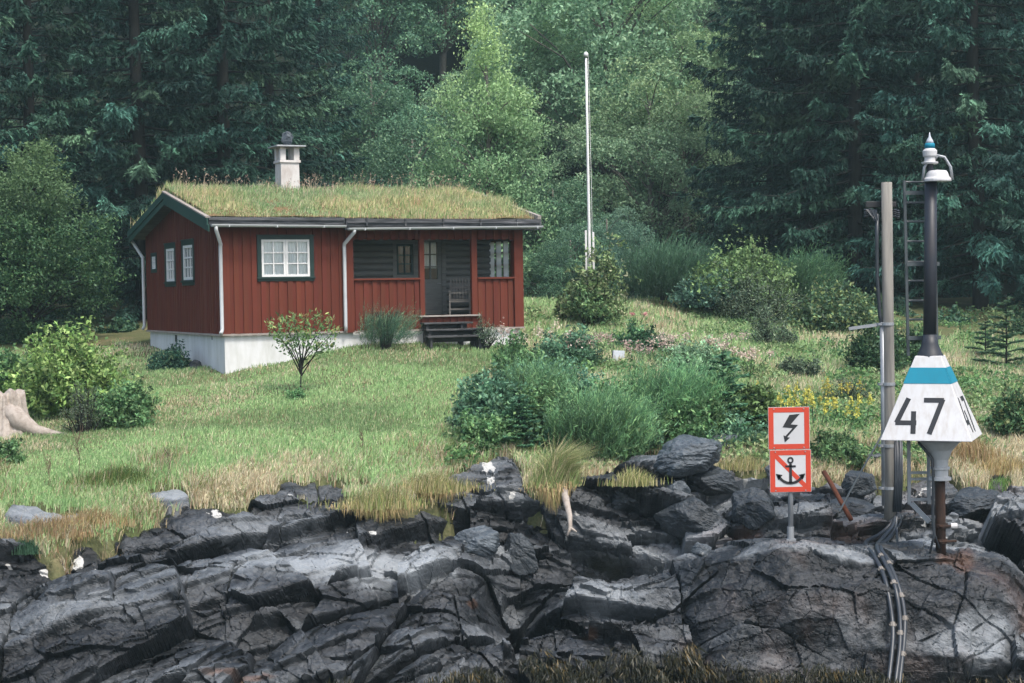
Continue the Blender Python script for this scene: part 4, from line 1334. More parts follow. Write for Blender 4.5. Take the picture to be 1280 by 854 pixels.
# upper mast
q0, q1 = br(1163.5, 446), br(1164.5, 222)
q0[1] = q1[1] = 0.05
cxm = q0[0]
MB().tube([q0 + (0, 0, -0.02), q0 + (0, 0, 0.02), q0 + (0, 0, 0.08), q0 + (0, 0, 0.2), q0 + (0, 0, 0.34)], [0.21, 0.2, 0.17, 0.125, 0.1], 20).build('mast_flare', M['darksteel'], bc, smooth=True)
MB().tube([q0 + (0, 0, 0.335), q0 * 0.5 + q1 * 0.5, q1], [0.1, 0.098, 0.092], 18).build('mast', M['darksteel'], bc, smooth=True)
# lamp head
lh = br(1172, 227); lt = br(1172, 213.5); lh[1] = lt[1] = 0.02
MB().lathe([(0.02, 0), (0.21, 0.0), (0.21, 0.04), (0.18, 0.07), (0.165, 0.12), (0.14, lt[2] - lh[2]), (0.02, lt[2] - lh[2] + 0.015)], 24, tuple(lh)).build('lamp_hood', M['beacon_white'], bc, smooth=False, bevel=0.008)
ar = MB()
for sx in (-1, 1):
    ar.tube([lh + (sx * 0.23, -0.02, 0.02), lh + (sx * 0.2, -0.02, 0.22), lh + (sx * 0.11, -0.02, 0.37), lh + (-0.02 * sx - 0.06, -0.0, 0.42)], 0.022, 8)
ar.tube([lh + (0.0, -0.01, 0.36), lh + (-0.13, 0.0, 0.44)], 0.03, 8)
ar.build('lamp_bracket', M['galv'], bc, smooth=True)
l0 = br(1163, 205); l0[1] = 0.03; L1 = br(1163, 169)[2] - l0[2]
MB().lathe([(0.12, 0.0), (0.13, 0.03), (0.085, 0.035), (0.08, 0.1), (0.105, 0.12), (0.11, 0.2), (0.085, 0.23), (0.05, 0.25)], 20, tuple(l0)).build('lantern_base', M['beacon_white'], bc, smooth=False, bevel=0.006)
MB().tube([l0 + (0, 0, -0.26), l0 + (0, 0, 0.01)], 0.05, 10).build('lantern_stem', M['darksteel'], bc)
MB().lathe([(0.075, 0.24), (0.078, 0.29), (0.07, L1 * 0.72), (0.065, L1 * 0.72)], 18, tuple(l0)).build('lantern_lens', M['blue'], bc, smooth=True)
MB().lathe([(0.066, L1 * 0.72), (0.05, L1 * 0.82), (0.018, L1 * 0.95), (0.004, L1 + 0.05)], 14, tuple(l0)).build('bird_spike', M['box_grey'], bc, smooth=True)
ld = MB()
rl, rr_ = br(1136.5, 226), br(1141, 446)
for (a, b) in ((br(1136.5, 224), br(1141.5, 446)), (br(1173.5, 240), br(1178, 446))):
    a = a.copy(); b = b.copy(); a[1] = b[1] = 0.32
    ld.bar(a, b, 0.04, 0.055, (0, 1, 0))
for y in (226, 252, 276, 301, 327, 351, 376, 400, 425):
    t = (y - 224) / 222.0
    ld.tube([np.array((br(1136.5 + 5 * t, y)[0], 0.32, br(1140, y)[2])), np.array((br(1173.5 + 4.5 * t, y)[0], 0.32, br(1175, y)[2]))], 0.02, 6)
for y in (240, 330, 423):
    t = (y - 224) / 222.0
    z = br(1150, y)[2]
    xa, xb = br(1135 + 5 * t, y)[0], br(1176.5 + 4.5 * t, y)[0]
    ld.box(xa, xb, 0.2, 0.23, z - 0.03, z + 0.03)
ld.build('ladder', M['ladder'], bc)
ll = MB()
za, zb2 = br(1147, 552)[2], br(1147, 634)[2]
for x in (1143, 1168):
    xx = br(x, 600)[0]; ll.box(xx - 0.025, xx + 0.025, 0.33, 0.37, zb2, za + 0.2)
for y in (594, 602, 628):
    z = br(1150, y)[2]; ll.box(br(1143, y)[0], br(1168, y)[0], 0.325, 0.36, z - 0.02, z + 0.02)
ll.bar((br(1145, 632)[0], 0.3, br(1145, 632)[2]), (br(1166, 655)[0], 0.2, br(1166, 655)[2]), 0.05, 0.07)
ll.build('lower_ladder', M['galv'], bc)
cb_ = MB()
P = [br(1145, 552), br(1152, 560), br(1162, 572), br(1164, 600), br(1163, 640), br(1165, 668), br(1160, 690)]
for i, q in enumerate(P): q[1] = -0.12
cb_.tube(P, 0.018, 8)
P = [q + (0.03, 0.05, 0.0) for q in P[:-1]] + [br(1172, 684) + (0, -0.12, 0)]
cb_.tube(P, 0.012, 8)
cb_.build('lamp_cable', M['cable'], bc, smooth=True)

# ------------------------------------------------------------------ utility pole
ub = hit(1113, 648); ub = Vector((at(1113, 648, 27.6).x, 27.6, at(1113, 648, 27.6).z)); UD = ub.y
ub.z = min(ub.z, ground(ub.x, ub.y) + 0.05)
upo = thing('utility_pole', 'weathered wooden utility pole with grey conduit beside the beacon', 'utility pole', ub)


def ur(px, py, dd=0.0):
    return np.array(at(px, py, UD + dd) - ub)


MB().tube([ur(1113.2, 665), ur(1112, 560), ur(1110, 400), ur(1108.3, 228)], [0.105, 0.1, 0.095, 0.088], 16).build('pole', M['pole_wood'], upo, smooth=True)
c1 = ur(1107, 255)
MB().box(c1[0] - 0.3, c1[0] - 0.04, 0.1, 0.2, c1[2] - 0.05, c1[2] + 0.05).build('junction_box', M['black'], upo, bevel=0.01)
MB().box(c1[0] + 0.1, c1[0] + 0.2, 0.1, 0.2, c1[2] - 0.05, c1[2] + 0.04).build('junction_box', M['black'], upo, bevel=0.01)
ins = MB()
for x in (1084, 1089, 1094, 1120, 1124):
    for y in (264, 269):
        p = ur(x, y + (x % 3) - 1); MB().tube([p + (0, 0.1, -0.04), p + (0, 0.1, -0.015), p + (0, 0.1, 0.0), p + (0, 0.1, 0.025), p + (0, 0.1, 0.04)], [0.02, 0.04, 0.022, 0.038, 0.018], 8).build('insulator', M['cable'], upo)
for k in range(7):
    p = ur(1083 + k * 2.0, 262); q = ur(1097, 268 + k * 0.8)
    ins.tube([p, (p + q) / 2 + (0, -0.05, -0.1 - 0.02 * (k % 3)), q], 0.011, 5)
ins.build('wiring', M['cable'], upo)
MB().tube([ur(1096.5, 268), ur(1096, 300), ur(1096.5, 345), ur(1100, 395), ur(1102.5, 410)], 0.032, 8).build('cable_riser', M['cable'], upo, smooth=True)
MB().tube([ur(1103, 403), ur(1104.5, 520), ur(1105.5, 632)], 0.045, 10).build('conduit', M['galv'], upo, smooth=True)
st2 = MB()
for x, y in ((1109, 405), (1110.5, 480), (1111, 557), (1112, 610)):
    p = ur(x, y); st2.tube([p + (-0.12, -0.0, -0.02), p + (-0.12, 0, 0.02)], 0.06, 10); st2.tube([p + (0, 0, -0.025), p + (0, 0, 0.025)], 0.112, 14)
st2.build('strap', M['galv'], upo)
MB().bar(ur(1061, 411), ur(1108, 404.5), 0.04, 0.05, (0, 0, 1)).build('stay_arm', M['galv'], upo)
MB().tube([ur(1107, 536, -0.08), ur(1076, 590, -0.3), ur(1049, 640, -0.6)], 0.016, 6).build('stay_wire', M['ladder'], upo)
cv = MB()
for k in range(5):
    x = 1119 + k * 2.0
    cv.tube([ur(x, 552 - (k % 2) * 4, -0.08 - 0.02 * (k % 2)), ur(x + 0.5, 600, -0.1), ur(x - 1.5, 640, -0.12)], 0.02, 7)
cv.build('cable_bundle', M['cable'], upo, smooth=True)


# power cables running down the rock into the sea
def surfpath(pts, lift, n=40):
    pts = np.array(pts, float)
    t = np.arange(len(pts)); tt = np.linspace(0, len(pts) - 1, n)
    # catmull-rom through the pixel points
    out = []
    for q in tt:
        i = min(int(q), len(pts) - 2); f = q - i
        p0, p1, p2, p3 = pts[max(i - 1, 0)], pts[i], pts[i + 1], pts[min(i + 2, len(pts) - 1)]
        out.append(0.5 * ((2 * p1) + (-p0 + p2) * f + (2 * p0 - 5 * p1 + 4 * p2 - p3) * f * f + (-p0 + 3 * p1 - 3 * p2 + p3) * f ** 3))
    W = np.array([hit(x, y, 'rock') for x, y in out])
    Y = W[:, 1].copy()
    for _ in range(6):                                    # a stiff cable bridges the hollows
        Ys = np.convolve(np.pad(Y, 2, mode='edge'), np.ones(5) / 5, 'valid')
        Y = np.minimum(Y, Ys)
        Y = np.convolve(np.pad(Y, 1, mode='edge'), (0.25, 0.5, 0.25), 'valid')
    P = []
    for (x, y), d in zip(out, Y): P.append(np.array(at(x, y, d - lift)))
    return np.array(P)


cps = [[(1117, 640), (1113, 655), (1100, 668), (1082, 679), (1094, 697), (1106, 724), (1114, 765), (1116, 800), (1110, 858), (1106, 900)],
       [(1119, 640), (1116, 656), (1104, 672), (1096, 684), (1104, 700), (1117, 728), (1124, 764), (1125, 805), (1119, 858), (1118, 900)],
       [(1121, 640), (1119, 658), (1112, 672), (1101, 684), (1109, 700), (1122, 730), (1130, 764), (1130, 800), (1124, 858), (1124, 900)],
       [(1122, 640), (1121, 655), (1121, 670), (1122, 682)]]
cl_lab = ['leftmost of the black power cables bending down the rock from the pole', 'middle black power cable of three running down the rock into seaweed',
          'rightmost black power cable running down the rock, close beside its neighbour', 'short cable hanging straight from the pole foot onto pale rock']
for k, pp_ in enumerate(cps):
    P = surfpath(pp_, 0.06 + 0.012 * (k % 2), 44 if k < 3 else 12)
    if k == 3: P[:, 1] = np.minimum(P[:, 1], 27.2); 
    o0 = Vector(P[0]); root = thing('power_cable', cl_lab[k], 'cable', o0, 0, 'power cables down the shore rock')
    MB().tube(P - np.array(o0), 0.034 if k < 3 else 0.02, 9).build('sheath', M['cable'], root, smooth=True)
    if k < 3:
        for f in ((0.52, 0.74), (0.44, 0.58, 0.75), (0.47, 0.62, 0.72, 0.82))[k]:
            i = int(f * (len(P) - 1)); a = P[i]; t = norm(P[i + 1] - P[i - 1])
            MB().tube([a - t * 0.035 - o0, a + t * 0.035 - o0], 0.041, 8).box(*(x for pr_ in zip(a - o0 - (0.052, 0.03, 0.009), a - o0 + (0.052, 0.03, 0.009)) for x in pr_)).build('clamp', M['clamp'], root)

# rusty pipe, driftwood, stump, small box
P = [np.array(hit(x, y)) for x, y in ((1030, 590), (1040, 605), (1050, 625), (1064, 650))]
P = np.array(P); P[:, 2] += 0.08; P[0, 2] += 0.0
yv = np.linspace(28.1, 27.3, 4); P = np.array([at(x, y, d) for (x, y), d in zip(((1030, 590), (1039, 605), (1050, 625), (1064, 650)), yv)])
o0 = Vector(P[0]); pr = MB().tube(P - np.array(o0), 0.04, 12).build('rusty_pipe', M['rustpipe'], smooth=True)
pr.location = o0; tag(pr, 'orange rusty pipe sticking out of the rocks beside the utility pole', 'pipe')

P = np.array([at(x, y, d) for x, y, d in ((706, 598, 27.9), (705, 612, 27.75), (708, 628, 27.6), (712, 645, 27.45), (713, 660, 27.35), (709, 670, 27.3))])
dwo = Vector(P[0])
dwd = thing('driftwood_root', 'bleached crooked root hanging over the dark rock below a grass tuft', 'driftwood', dwo)
MB().tube(P - np.array(dwo), [0.03, 0.07, 0.06, 0.048, 0.034, 0.015], 10).tube([P[4] - dwo, P[4] - dwo + np.array((0.1, -0.05, -0.06))], [0.03, 0.01], 6).build('stem', M['deadwood'], dwd, smooth=True)
kb = MB()
for a in ((-0.12, -0.03, -0.02), (0.1, -0.05, 0.06), (0.14, 0, -0.06)):
    kb.tube([(0, 0, -0.12), (a[0] * 0.5, a[1], a[2] * 0.8 - 0.05), a], [0.05, 0.04, 0.015], 8)
kb.build('root_stub', M['deadwood'], dwd, smooth=True)

# stump
s0 = hit(10, 540); SDp = s0.y
tsp = thing('tree_stump', 'bleached grey tree stump with one long root, by the leafy bush', 'tree stump', s0)
sd = lambda x, y: np.array(at(x, y, SDp) - s0)
a0, a1 = sd(-22, 492), sd(24, 492)
m = MB()
cx_ = sd(0, 540)[0]
rg = np.random.default_rng(3)
nS = 120; prof = []
hS = sd(0, 491)[2]
Vs = []
levels = [(-0.15, 0.62), (0.0, 0.52), (0.15, 0.42), (0.35, 0.36), (hS * 0.8, 0.33), (hS, 0.32), (hS + 0.02, 0.24), (hS - 0.06, 0.1)]
for z, r in levels:
    for k in range(nS):
        a = 2 * math.pi * k / nS
        flare = 1 + 0.30 * max(0, math.cos(a * 2.5 + 0.4)) * max(0, 0.5 - z) + 0.06 * math.sin(7 * a + 2 * z) + 0.05 * math.sin(13 * a + z) + 0.05 * math.sin(29 * a + 3 * z)
        Vs.append((r * flare * math.cos(a), r * flare * math.sin(a) * 0.9, z + 0.05 * math.sin(5 * a) * (z > hS * 0.9)))
Qs = [(i * nS + k, i * nS + (k + 1) % nS, (i + 1) * nS + (k + 1) % nS, (i + 1) * nS + k) for i in range(len(levels) - 1) for k in range(nS)]
m.add(Vs, Qs); m.f.append(np.array([[(len(levels) - 1) * nS + k for k in range(nS)]])); m.mi.append(0)
m.build('stump', M['deadwood'], tsp, smooth=True)
P = [sd(12, 510), sd(30, 526), sd(50, 538), sd(75, 543), sd(100, 545)]
for q in P: q[1] = -0.25
P[0][1] = -0.12
MB().tube(P, [0.2, 0.2, 0.13, 0.085, 0.05], 12).build('root', M['deadwood'], tsp, smooth=True)

p = hit(773, 452); p = at(773, 450, p.y - 0.1)
bx_ = MB().box(-0.14, 0.14, -0.05, 0.05, -0.15, 0.22).box(-0.12, 0.12, -0.054, -0.05, -0.0, 0.2).build('small_box', M['box_grey'], bevel=0.01)
bx_.location = p; bx_.rotation_euler = (R(-10), R(4), R(12)); tag(bx_, 'small pale grey box among the pink flowers on the slope', 'box')


# ------------------------------------------------------------------ trees
def spruce_mesh(seed, H=23.0, Lmax=4.8, low=0.8, drop=0.33, pal=None):
    """sitka spruce: trunk with whorls of drooping, shaggy branches; returns two meshes (trunk, crown)"""
    global rng
    keep_rng = rng
    rng = np.random.default_rng(seed)
    tr, crn = MB(), MB()
    zs = np.linspace(-0.6, H, 14)
    tr.tube([(0.08 * math.sin(z * 0.4 + seed), 0.08 * math.cos(z * 0.3), z) for z in zs], 0.25 * (1 - np.clip(zs / H, 0, 1)) ** 0.9 + 0.03, 9)
    z = low
    az = rng.uniform(0, 6)
    pal = pal or [(3, (0.030, 0.070, 0.053)), (2, (0.040, 0.085, 0.060)), (1.2, (0.022, 0.053, 0.043)), (0.5, (0.062, 0.105, 0.064))]
    while z < H - 0.4:
        az += 2.4 + rng.uniform(-0.35, 0.35)
        f = z / H
        L = (Lmax * (1 - f) ** 0.75 + 0.35) * rng.uniform(0.65, 1.12)
        if z < 3.2: L *= 0.55 + 0.14 * z
        e = -0.20 + 0.65 * f + rng.uniform(-0.12, 0.12)
        t = np.linspace(0, 1, 9)
        dirh = np.array((math.cos(az), math.sin(az), 0))
        zz = math.tan(e) * L * t - 0.26 * L * t ** 2 + 0.24 * L * t ** 4
        P = dirh * (L * t)[:, None] + np.array((0, 0, z)) + np.stack([0 * t, 0 * t, zz], 1)
        tr.tube(P[::2], 0.035 * (L / 4) * (1 - t[::2]) + 0.008, 5, cap=False)
        # side twigs
        n = int(L / 0.085)
        tt = rng.uniform(0.12, 1.0, n) ** 0.8
        base = np.stack([np.interp(tt, t, P[:, k]) for k in range(3)], 1)
        side = np.array((-math.sin(az), math.cos(az), 0)) * np.where(np.arange(n) % 2, 1, -1)[:, None]
        ln = (0.85 * (1 - tt * 0.62) * rng.uniform(0.6, 1.2, n) * (0.5 + L / 8))[:, None]
        d = norm(side * 0.75 + dirh * 0.75 + np.array((0, 0, 1)) * rng.uniform(-0.55, 0.05, (n, 1)))
        d[tt > 0.93] = norm(dirh + 0.3 * rng.normal(size=(int((tt > 0.93).sum()), 3)))
        bc = pick(1, pal, 0.15)[0] * rng.uniform(0.65, 1.4)
        # needles along each twig
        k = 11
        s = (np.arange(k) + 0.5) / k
        q = (base[:, None, :] + d[:, None, :] * (ln * s[None, :])[:, :, None])
        q[..., 2] -= (0.30 * ln * s[None, :] ** 2)
        q = q.reshape(-1, 3) + 0.025 * rng.normal(size=(n * k, 3))
        dd = np.repeat(d, k, 0) + np.array((0, 0, -0.35))
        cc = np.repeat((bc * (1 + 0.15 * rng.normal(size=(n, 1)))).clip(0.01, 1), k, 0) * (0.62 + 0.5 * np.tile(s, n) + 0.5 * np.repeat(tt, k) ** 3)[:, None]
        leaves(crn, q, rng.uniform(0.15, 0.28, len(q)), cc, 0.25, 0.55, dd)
        # hanging sprays
        hsel = rng.random(n) < 0.8
        hb = base[hsel] + d[hsel] * ln[hsel] * rng.uniform(0.1, 1, (hsel.sum(), 1))
        hl = rng.uniform(0.12, drop * 1.6, (hsel.sum(), 1)) * (0.5 + L / 8)
        k = 5
        s = (np.arange(k) + 0.3) / k
        q = hb[:, None, :] + np.array((0, 0, -1.0)) * (hl * s[None, :])[:, :, None]
        q = q.reshape(-1, 3) + 0.022 * rng.normal(size=(len(hb) * k, 3))
        dd = np.array((0, 0, -1.0)) + 0.45 * rng.normal(size=q.shape)
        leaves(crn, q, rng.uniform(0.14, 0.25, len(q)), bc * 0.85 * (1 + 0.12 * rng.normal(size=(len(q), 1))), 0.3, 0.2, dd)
        z += rng.uniform(0.075, 0.165) * (1 + 1.6 * (z > 14.5))
    rng = keep_rng
    return tr, crn


def broad_mesh(seed, H, zc, rx, rz, ncl, per, ls, clr, pal, top=None, limb=8, conic=0.0, droop=0.0, tr_r=0.16, asp=0.5, dome=False):
    """broadleaf tree: trunk, limbs reaching leaf clumps that fill an uneven crown"""
    global rng
    keep_rng = rng
    rng = np.random.default_rng(seed)
    tr, crn = MB(), MB()
    zs = np.linspace(-0.5, H * 0.86, 9)
    spine = np.stack([0.12 * np.sin(zs * 0.7 + seed), 0.12 * np.cos(zs * 0.5 + seed), zs], 1)
    tr.tube(spine, tr_r * (1 - np.clip(zs / H, 0, 1)) ** 0.8 + 0.015, 8)
    u = norm(rng.normal(size=(ncl * 4, 3)))
    lob = 1 + 0.42 * fbm(u[:, 0] * 1.7 + seed, u[:, 1] * 1.7 + u[:, 2] * 1.3, seed, 3)
    r = rng.random(len(u)) ** 0.42 * lob
    c = u * r[:, None] * np.array((rx, rx, rz)) + np.array((0, 0, zc))
    if conic:
        f = np.clip((c[:, 2] - (zc - rz)) / (2 * rz), 0, 1)
        c[:, :2] *= (1.25 - conic * f)[:, None]
    gap = fbm(c[:, 0] * 0.75 + seed, c[:, 2] * 0.75 + c[:, 1] * 0.4, seed + 9, 2)
    c = c[gap > -0.22][:ncl]
    for i in range(min(limb * 4, len(c))):
        e = c[i]
        z0 = np.clip(e[2] - rng.uniform(0.5, 1.2) * np.hypot(e[0], e[1]), H * 0.12, H * 0.8)
        b = np.array([np.interp(z0, zs, spine[:, k]) for k in range(3)])
        mid = b * 0.5 + e * 0.5 + np.array((0, 0, 0.12 * np.linalg.norm(e - b)))
        tr.tube([b, mid, e], [0.055 * tr_r / 0.16, 0.032 * tr_r / 0.16, 0.01], 5, cap=False)
    tone = 1 + 0.28 * fbm(c[:, 0] * 0.9, c[:, 2] * 0.9, seed + 4, 2) + 0.10 * rng.normal(size=len(c))
    n = len(c) * per
    off = rng.normal(size=(n, 3)) * np.array((clr, clr, clr * 0.6))
    if dome:
        v = norm(rng.normal(size=(n, 3)) + np.array((0, 0, 0.45)))
        cs = np.repeat(rng.uniform(0.65, 1.25, len(c)), per)[:, None]
        off = v * clr * cs * (0.88 + 0.22 * rng.random((n, 1)) + 0.12 * rng.normal(size=(n, 1))) * np.array((1, 1, 0.8))
    if droop: off[:, 2] -= droop * np.abs(rng.normal(size=n))
    P = np.repeat(c, per, 0) + off
    cc = pick(n, pal, 0.15) * np.repeat(tone, per)[:, None]
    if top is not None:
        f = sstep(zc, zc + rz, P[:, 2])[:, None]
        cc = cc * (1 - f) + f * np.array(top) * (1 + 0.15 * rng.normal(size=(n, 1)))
    dr = None
    if droop: dr = np.array((0, 0, -0.8)) + 0.7 * rng.normal(size=(n, 3))
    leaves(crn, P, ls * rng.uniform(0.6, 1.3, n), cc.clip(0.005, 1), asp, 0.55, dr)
    rng = keep_rng
    return tr, crn


PROTO = {}


def plant(kind, maker, label, loc, scale=1.0, rotz=0.0, name='tree', cat='tree', group=None, parts=('trunk', 'crown'), mats=('bark', 'leaf'), sz=1.0):
    if kind not in PROTO:
        a, b = maker()
        t = thing(name, label, cat, loc, rotz, group)
        ao = a.build(parts[0], M[mats[0]], t, smooth=True)
        bo = b.build(parts[1], M[mats[1]], t)
        PROTO[kind] = t
    else:
        t = copy_tree(PROTO[kind])
        for k in ('group',):
            if k in t: del t[k]
        t.name = name
        tag(t, label, cat, group)
        t.location = loc; t.rotation_euler = (0, 0, rotz)
    s = scale if not hasattr(scale, '__len__') else scale
    t.scale = (scale, scale, scale * sz)
    return t


def pos(px, d, sink=0.1):
    x, _ = ray(px, 380)
    x = float(x) * d
    return Vector((x, d, ground(x, d) - sink))


SPR = [
    (178, 57, 's0', 1.0, 0.4, 'tall dark spruce whose trunk rises behind the ridge end of the cabin'),
    (40, 55, 's1', 0.92, 1.9, 'shaggy dark spruce standing left of the cabin behind the broadleaf tree'),
    (-75, 53, 's0', 0.95, 3.0, 'pale green drooping spruce at the far left edge'),
    (285, 58, 's2', 1.0, 0.9, 'dark spruce directly behind the white chimney with long reaching boughs'),
    (345, 63, 's0', 0.9, 5.1, 'dark spruce behind the cabin roof, next to the open birch wood'),
    (110, 66, 's2', 1.1, 2.2, 'dim spruce deep in shade behind the left gable of the cabin'),
    (250, 68, 's1', 1.15, 4.0, 'dim spruce standing behind two others above the grass roof'),
    (405, 74, 's1', 0.8, 4.4, 'slimmer spruce beside the pale birch, above the cabin roof'),
    (965, 62, 's1', 0.85, 2.7, 'bushy blue-green spruce at the edge of the broadleaf wood'),
    (1010, 60, 's0', 1.0, 1.3, 'big dark spruce with a visible trunk behind the broom thicket'),
    (1070, 57.5, 's2', 0.98, 3.6, 'dense dark spruce rising behind the wooden utility pole'),
    (1150, 66, 's1', 1.05, 0.2, 'shaded spruce behind the ladder of the beacon'),
    (1222, 56, 's2', 1.0, 5.5, 'open spruce with a thick bare trunk right of the beacon lamp'),
    (1320, 57, 's0', 1.0, 4.1, 'spruce cut by the right edge of the picture'),
    (1450, 58, 's2', 0.95, 2.9, 'spruce standing beyond the right edge of the picture'),
    (-190, 55, 's1', 0.95, 0.7, 'spruce standing beyond the left edge of the picture'),
    (1030, 72, 's2', 1.1, 5.0, 'dim spruce in the second row behind the big dark one'),
    (1275, 68, 's1', 1.1, 3.3, 'dim spruce in the second row, right of the bare trunk'),
    (1085, 74, 's1', 1.15, 1.0, 'tall spruce in the second row behind the sign'),
]
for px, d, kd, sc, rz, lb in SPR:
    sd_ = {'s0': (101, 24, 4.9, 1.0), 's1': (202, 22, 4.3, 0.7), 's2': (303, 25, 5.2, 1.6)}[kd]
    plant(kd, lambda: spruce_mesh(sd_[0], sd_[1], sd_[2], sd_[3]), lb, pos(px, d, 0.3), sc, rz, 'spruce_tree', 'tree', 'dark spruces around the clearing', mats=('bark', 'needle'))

G_MID = [(3, (0.12, 0.215, 0.09)), (2, (0.085, 0.17, 0.075)), (1, (0.19, 0.28, 0.12))]
G_BLUE = [(3, (0.11, 0.2, 0.125)), (2, (0.08, 0.16, 0.10)), (1, (0.17, 0.27, 0.15))]
G_PALE = [(3, (0.22, 0.32, 0.20)), (2, (0.16, 0.26, 0.15)), (1, (0.29, 0.38, 0.23))]
G_DARK = [(3, (0.085, 0.155, 0.115)), (2, (0.065, 0.125, 0.095)), (1, (0.12, 0.19, 0.13))]
G_BRT = [(3, (0.14, 0.21, 0.06)), (2, (0.09, 0.16, 0.045)), (1, (0.22, 0.28, 0.09))]

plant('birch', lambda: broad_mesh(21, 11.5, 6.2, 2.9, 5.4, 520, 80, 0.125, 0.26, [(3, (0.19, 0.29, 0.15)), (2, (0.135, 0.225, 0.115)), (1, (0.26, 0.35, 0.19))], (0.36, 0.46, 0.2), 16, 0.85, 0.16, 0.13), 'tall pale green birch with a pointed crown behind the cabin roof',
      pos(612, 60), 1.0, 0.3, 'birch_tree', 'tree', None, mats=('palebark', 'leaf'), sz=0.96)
BR = [
    ('b0', 520, 64, 0.85, 0.5, G_BLUE, 'rounded grey-green willow at the left foot of the birch'),
    ('b1', 770, 74, 1.25, 1.0, G_PALE, 'broad sunlit broadleaf tree behind the flagpole top'),
    ('b0', 690, 62, 0.62, 2.0, G_BLUE, 'low bushy tree between the birch and the flagpole'),
    ('b1', 815, 68, 0.8, 3.1, G_MID, 'mid green tree right of the flagpole beside the spruces'),
    ('b2', 740, 92, 1.2, 0.0, G_DARK, 'dark round-headed tree on the slope above the flagpole'),
    ('b2', 665, 98, 1.15, 2.3, G_DARK, 'dark round-headed tree on the slope right of the birch top'),
    ('b1', 560, 90, 1.1, 4.2, G_PALE, 'pale tree on the slope left of the birch top'),
    ('b0', 480, 86, 1.15, 3.7, G_BLUE, 'blue-green tree on the slope above the middle of the cabin roof'),
    ('b1', 850, 88, 1.15, 5.2, G_MID, 'bright crowned tree on the slope behind the edge of the spruces'),
    ('b2', 620, 112, 1.3, 1.2, G_DARK, 'shaded tree high on the slope over the birch'),
    ('b0', 800, 108, 1.4, 0.8, G_BLUE, 'greyish tree high on the slope at the top of the gap'),
    ('b1', 700, 118, 1.4, 2.6, G_MID, 'hazy tree at the very top of the gap in the wood'),
    ('b0', 530, 114, 1.4, 5.0, G_BLUE, 'hazy tree high on the slope left of the gap'),
    ('b1', 655, 76, 0.8, 1.7, G_PALE, 'leafy tree half hidden behind the right side of the birch'),
    ('b0', 715, 57, 0.42, 0.4, G_MID, 'small leafy tree at the foot of the flagpole, behind it'),
    ('b1', 856, 73, 0.85, 2.2, G_PALE, 'sunlit broadleaf tree tucked against the left edge of the right-hand spruces'),
    ('b0', 468, 72, 0.9, 1.1, G_BLUE, 'grey-green tree between the left-hand spruces and the willow'),
    ('b2', 760, 58, 0.45, 4.0, G_MID, 'small rounded tree on the knoll edge right of the flagpole'),
]
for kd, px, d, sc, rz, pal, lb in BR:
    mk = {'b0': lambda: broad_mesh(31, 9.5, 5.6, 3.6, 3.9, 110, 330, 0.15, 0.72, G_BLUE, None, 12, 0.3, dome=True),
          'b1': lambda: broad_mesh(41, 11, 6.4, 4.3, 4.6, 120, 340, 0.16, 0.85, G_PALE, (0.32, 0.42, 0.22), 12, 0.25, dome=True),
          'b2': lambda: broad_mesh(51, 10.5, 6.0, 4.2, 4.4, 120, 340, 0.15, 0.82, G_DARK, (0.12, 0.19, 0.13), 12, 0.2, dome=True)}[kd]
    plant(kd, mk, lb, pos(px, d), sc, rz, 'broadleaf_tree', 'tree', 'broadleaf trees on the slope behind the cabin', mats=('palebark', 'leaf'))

plant('haw', lambda: broad_mesh(61, 5.6, 3.0, 2.2, 2.6, 420, 110, 0.105, 0.2, [(3, (0.07, 0.145, 0.07)), (2, (0.045, 0.105, 0.052)), (1, (0.125, 0.21, 0.088))], (0.125, 0.21, 0.09), 14, 0.45, 0.0, 0.12), 'leafy green broadleaf tree left of the cabin gable',
      pos(42, 49), 1.0, 0.3, 'broadleaf_tree', 'tree', None, mats=('bark', 'leaf'))

# the wood that closes the hillside behind
fm = MB()
r2 = np.random.default_rng(77)
for k in range(150):
    x = r2.uniform(-95, 95); y = r2.uniform(86, 190)
    if abs(x / y) > 0.50: continue
    px_ = 640 + F * x / y
    dark = px_ < 440 or px_ > 880
    hgt = r2.uniform(8, 13); rad = hgt * 0.36
    n = int(900 * (1.0 if y < 130 else 0.6))
    u = norm(r2.normal(size=(n, 3)))
    lob = 1 + 0.35 * fbm(u[:, 0] * 2 + k, u[:, 1] * 2 + u[:, 2] * 1.5, k, 2)
    P = u * (r2.random(n) ** 0.3 * lob)[:, None] * np.array((rad, rad, hgt * 0.48))
    if dark: P[:, :2] *= np.clip(1.2 - 0.5 * (P[:, 2] / hgt + 0.5), 0.15, 1.2)[:, None]
    P += np.array((x, y, float(hill_z(np.array([x]), np.array([y]))[0]) + hgt * 0.5))
    base = np.array((0.035, 0.075, 0.058)) if dark else np.array(((0.13, 0.21, 0.13), (0.09, 0.165, 0.11), (0.17, 0.25, 0.14))[k % 3])
    leaves(fm, P, r2.uniform(0.3, 0.6, n), base * (1 + 0.2 * r2.normal(size=(n, 1))), 0.6, 0.5)
tag(fm.build('far_forest', M['leaf']), kind='stuff')


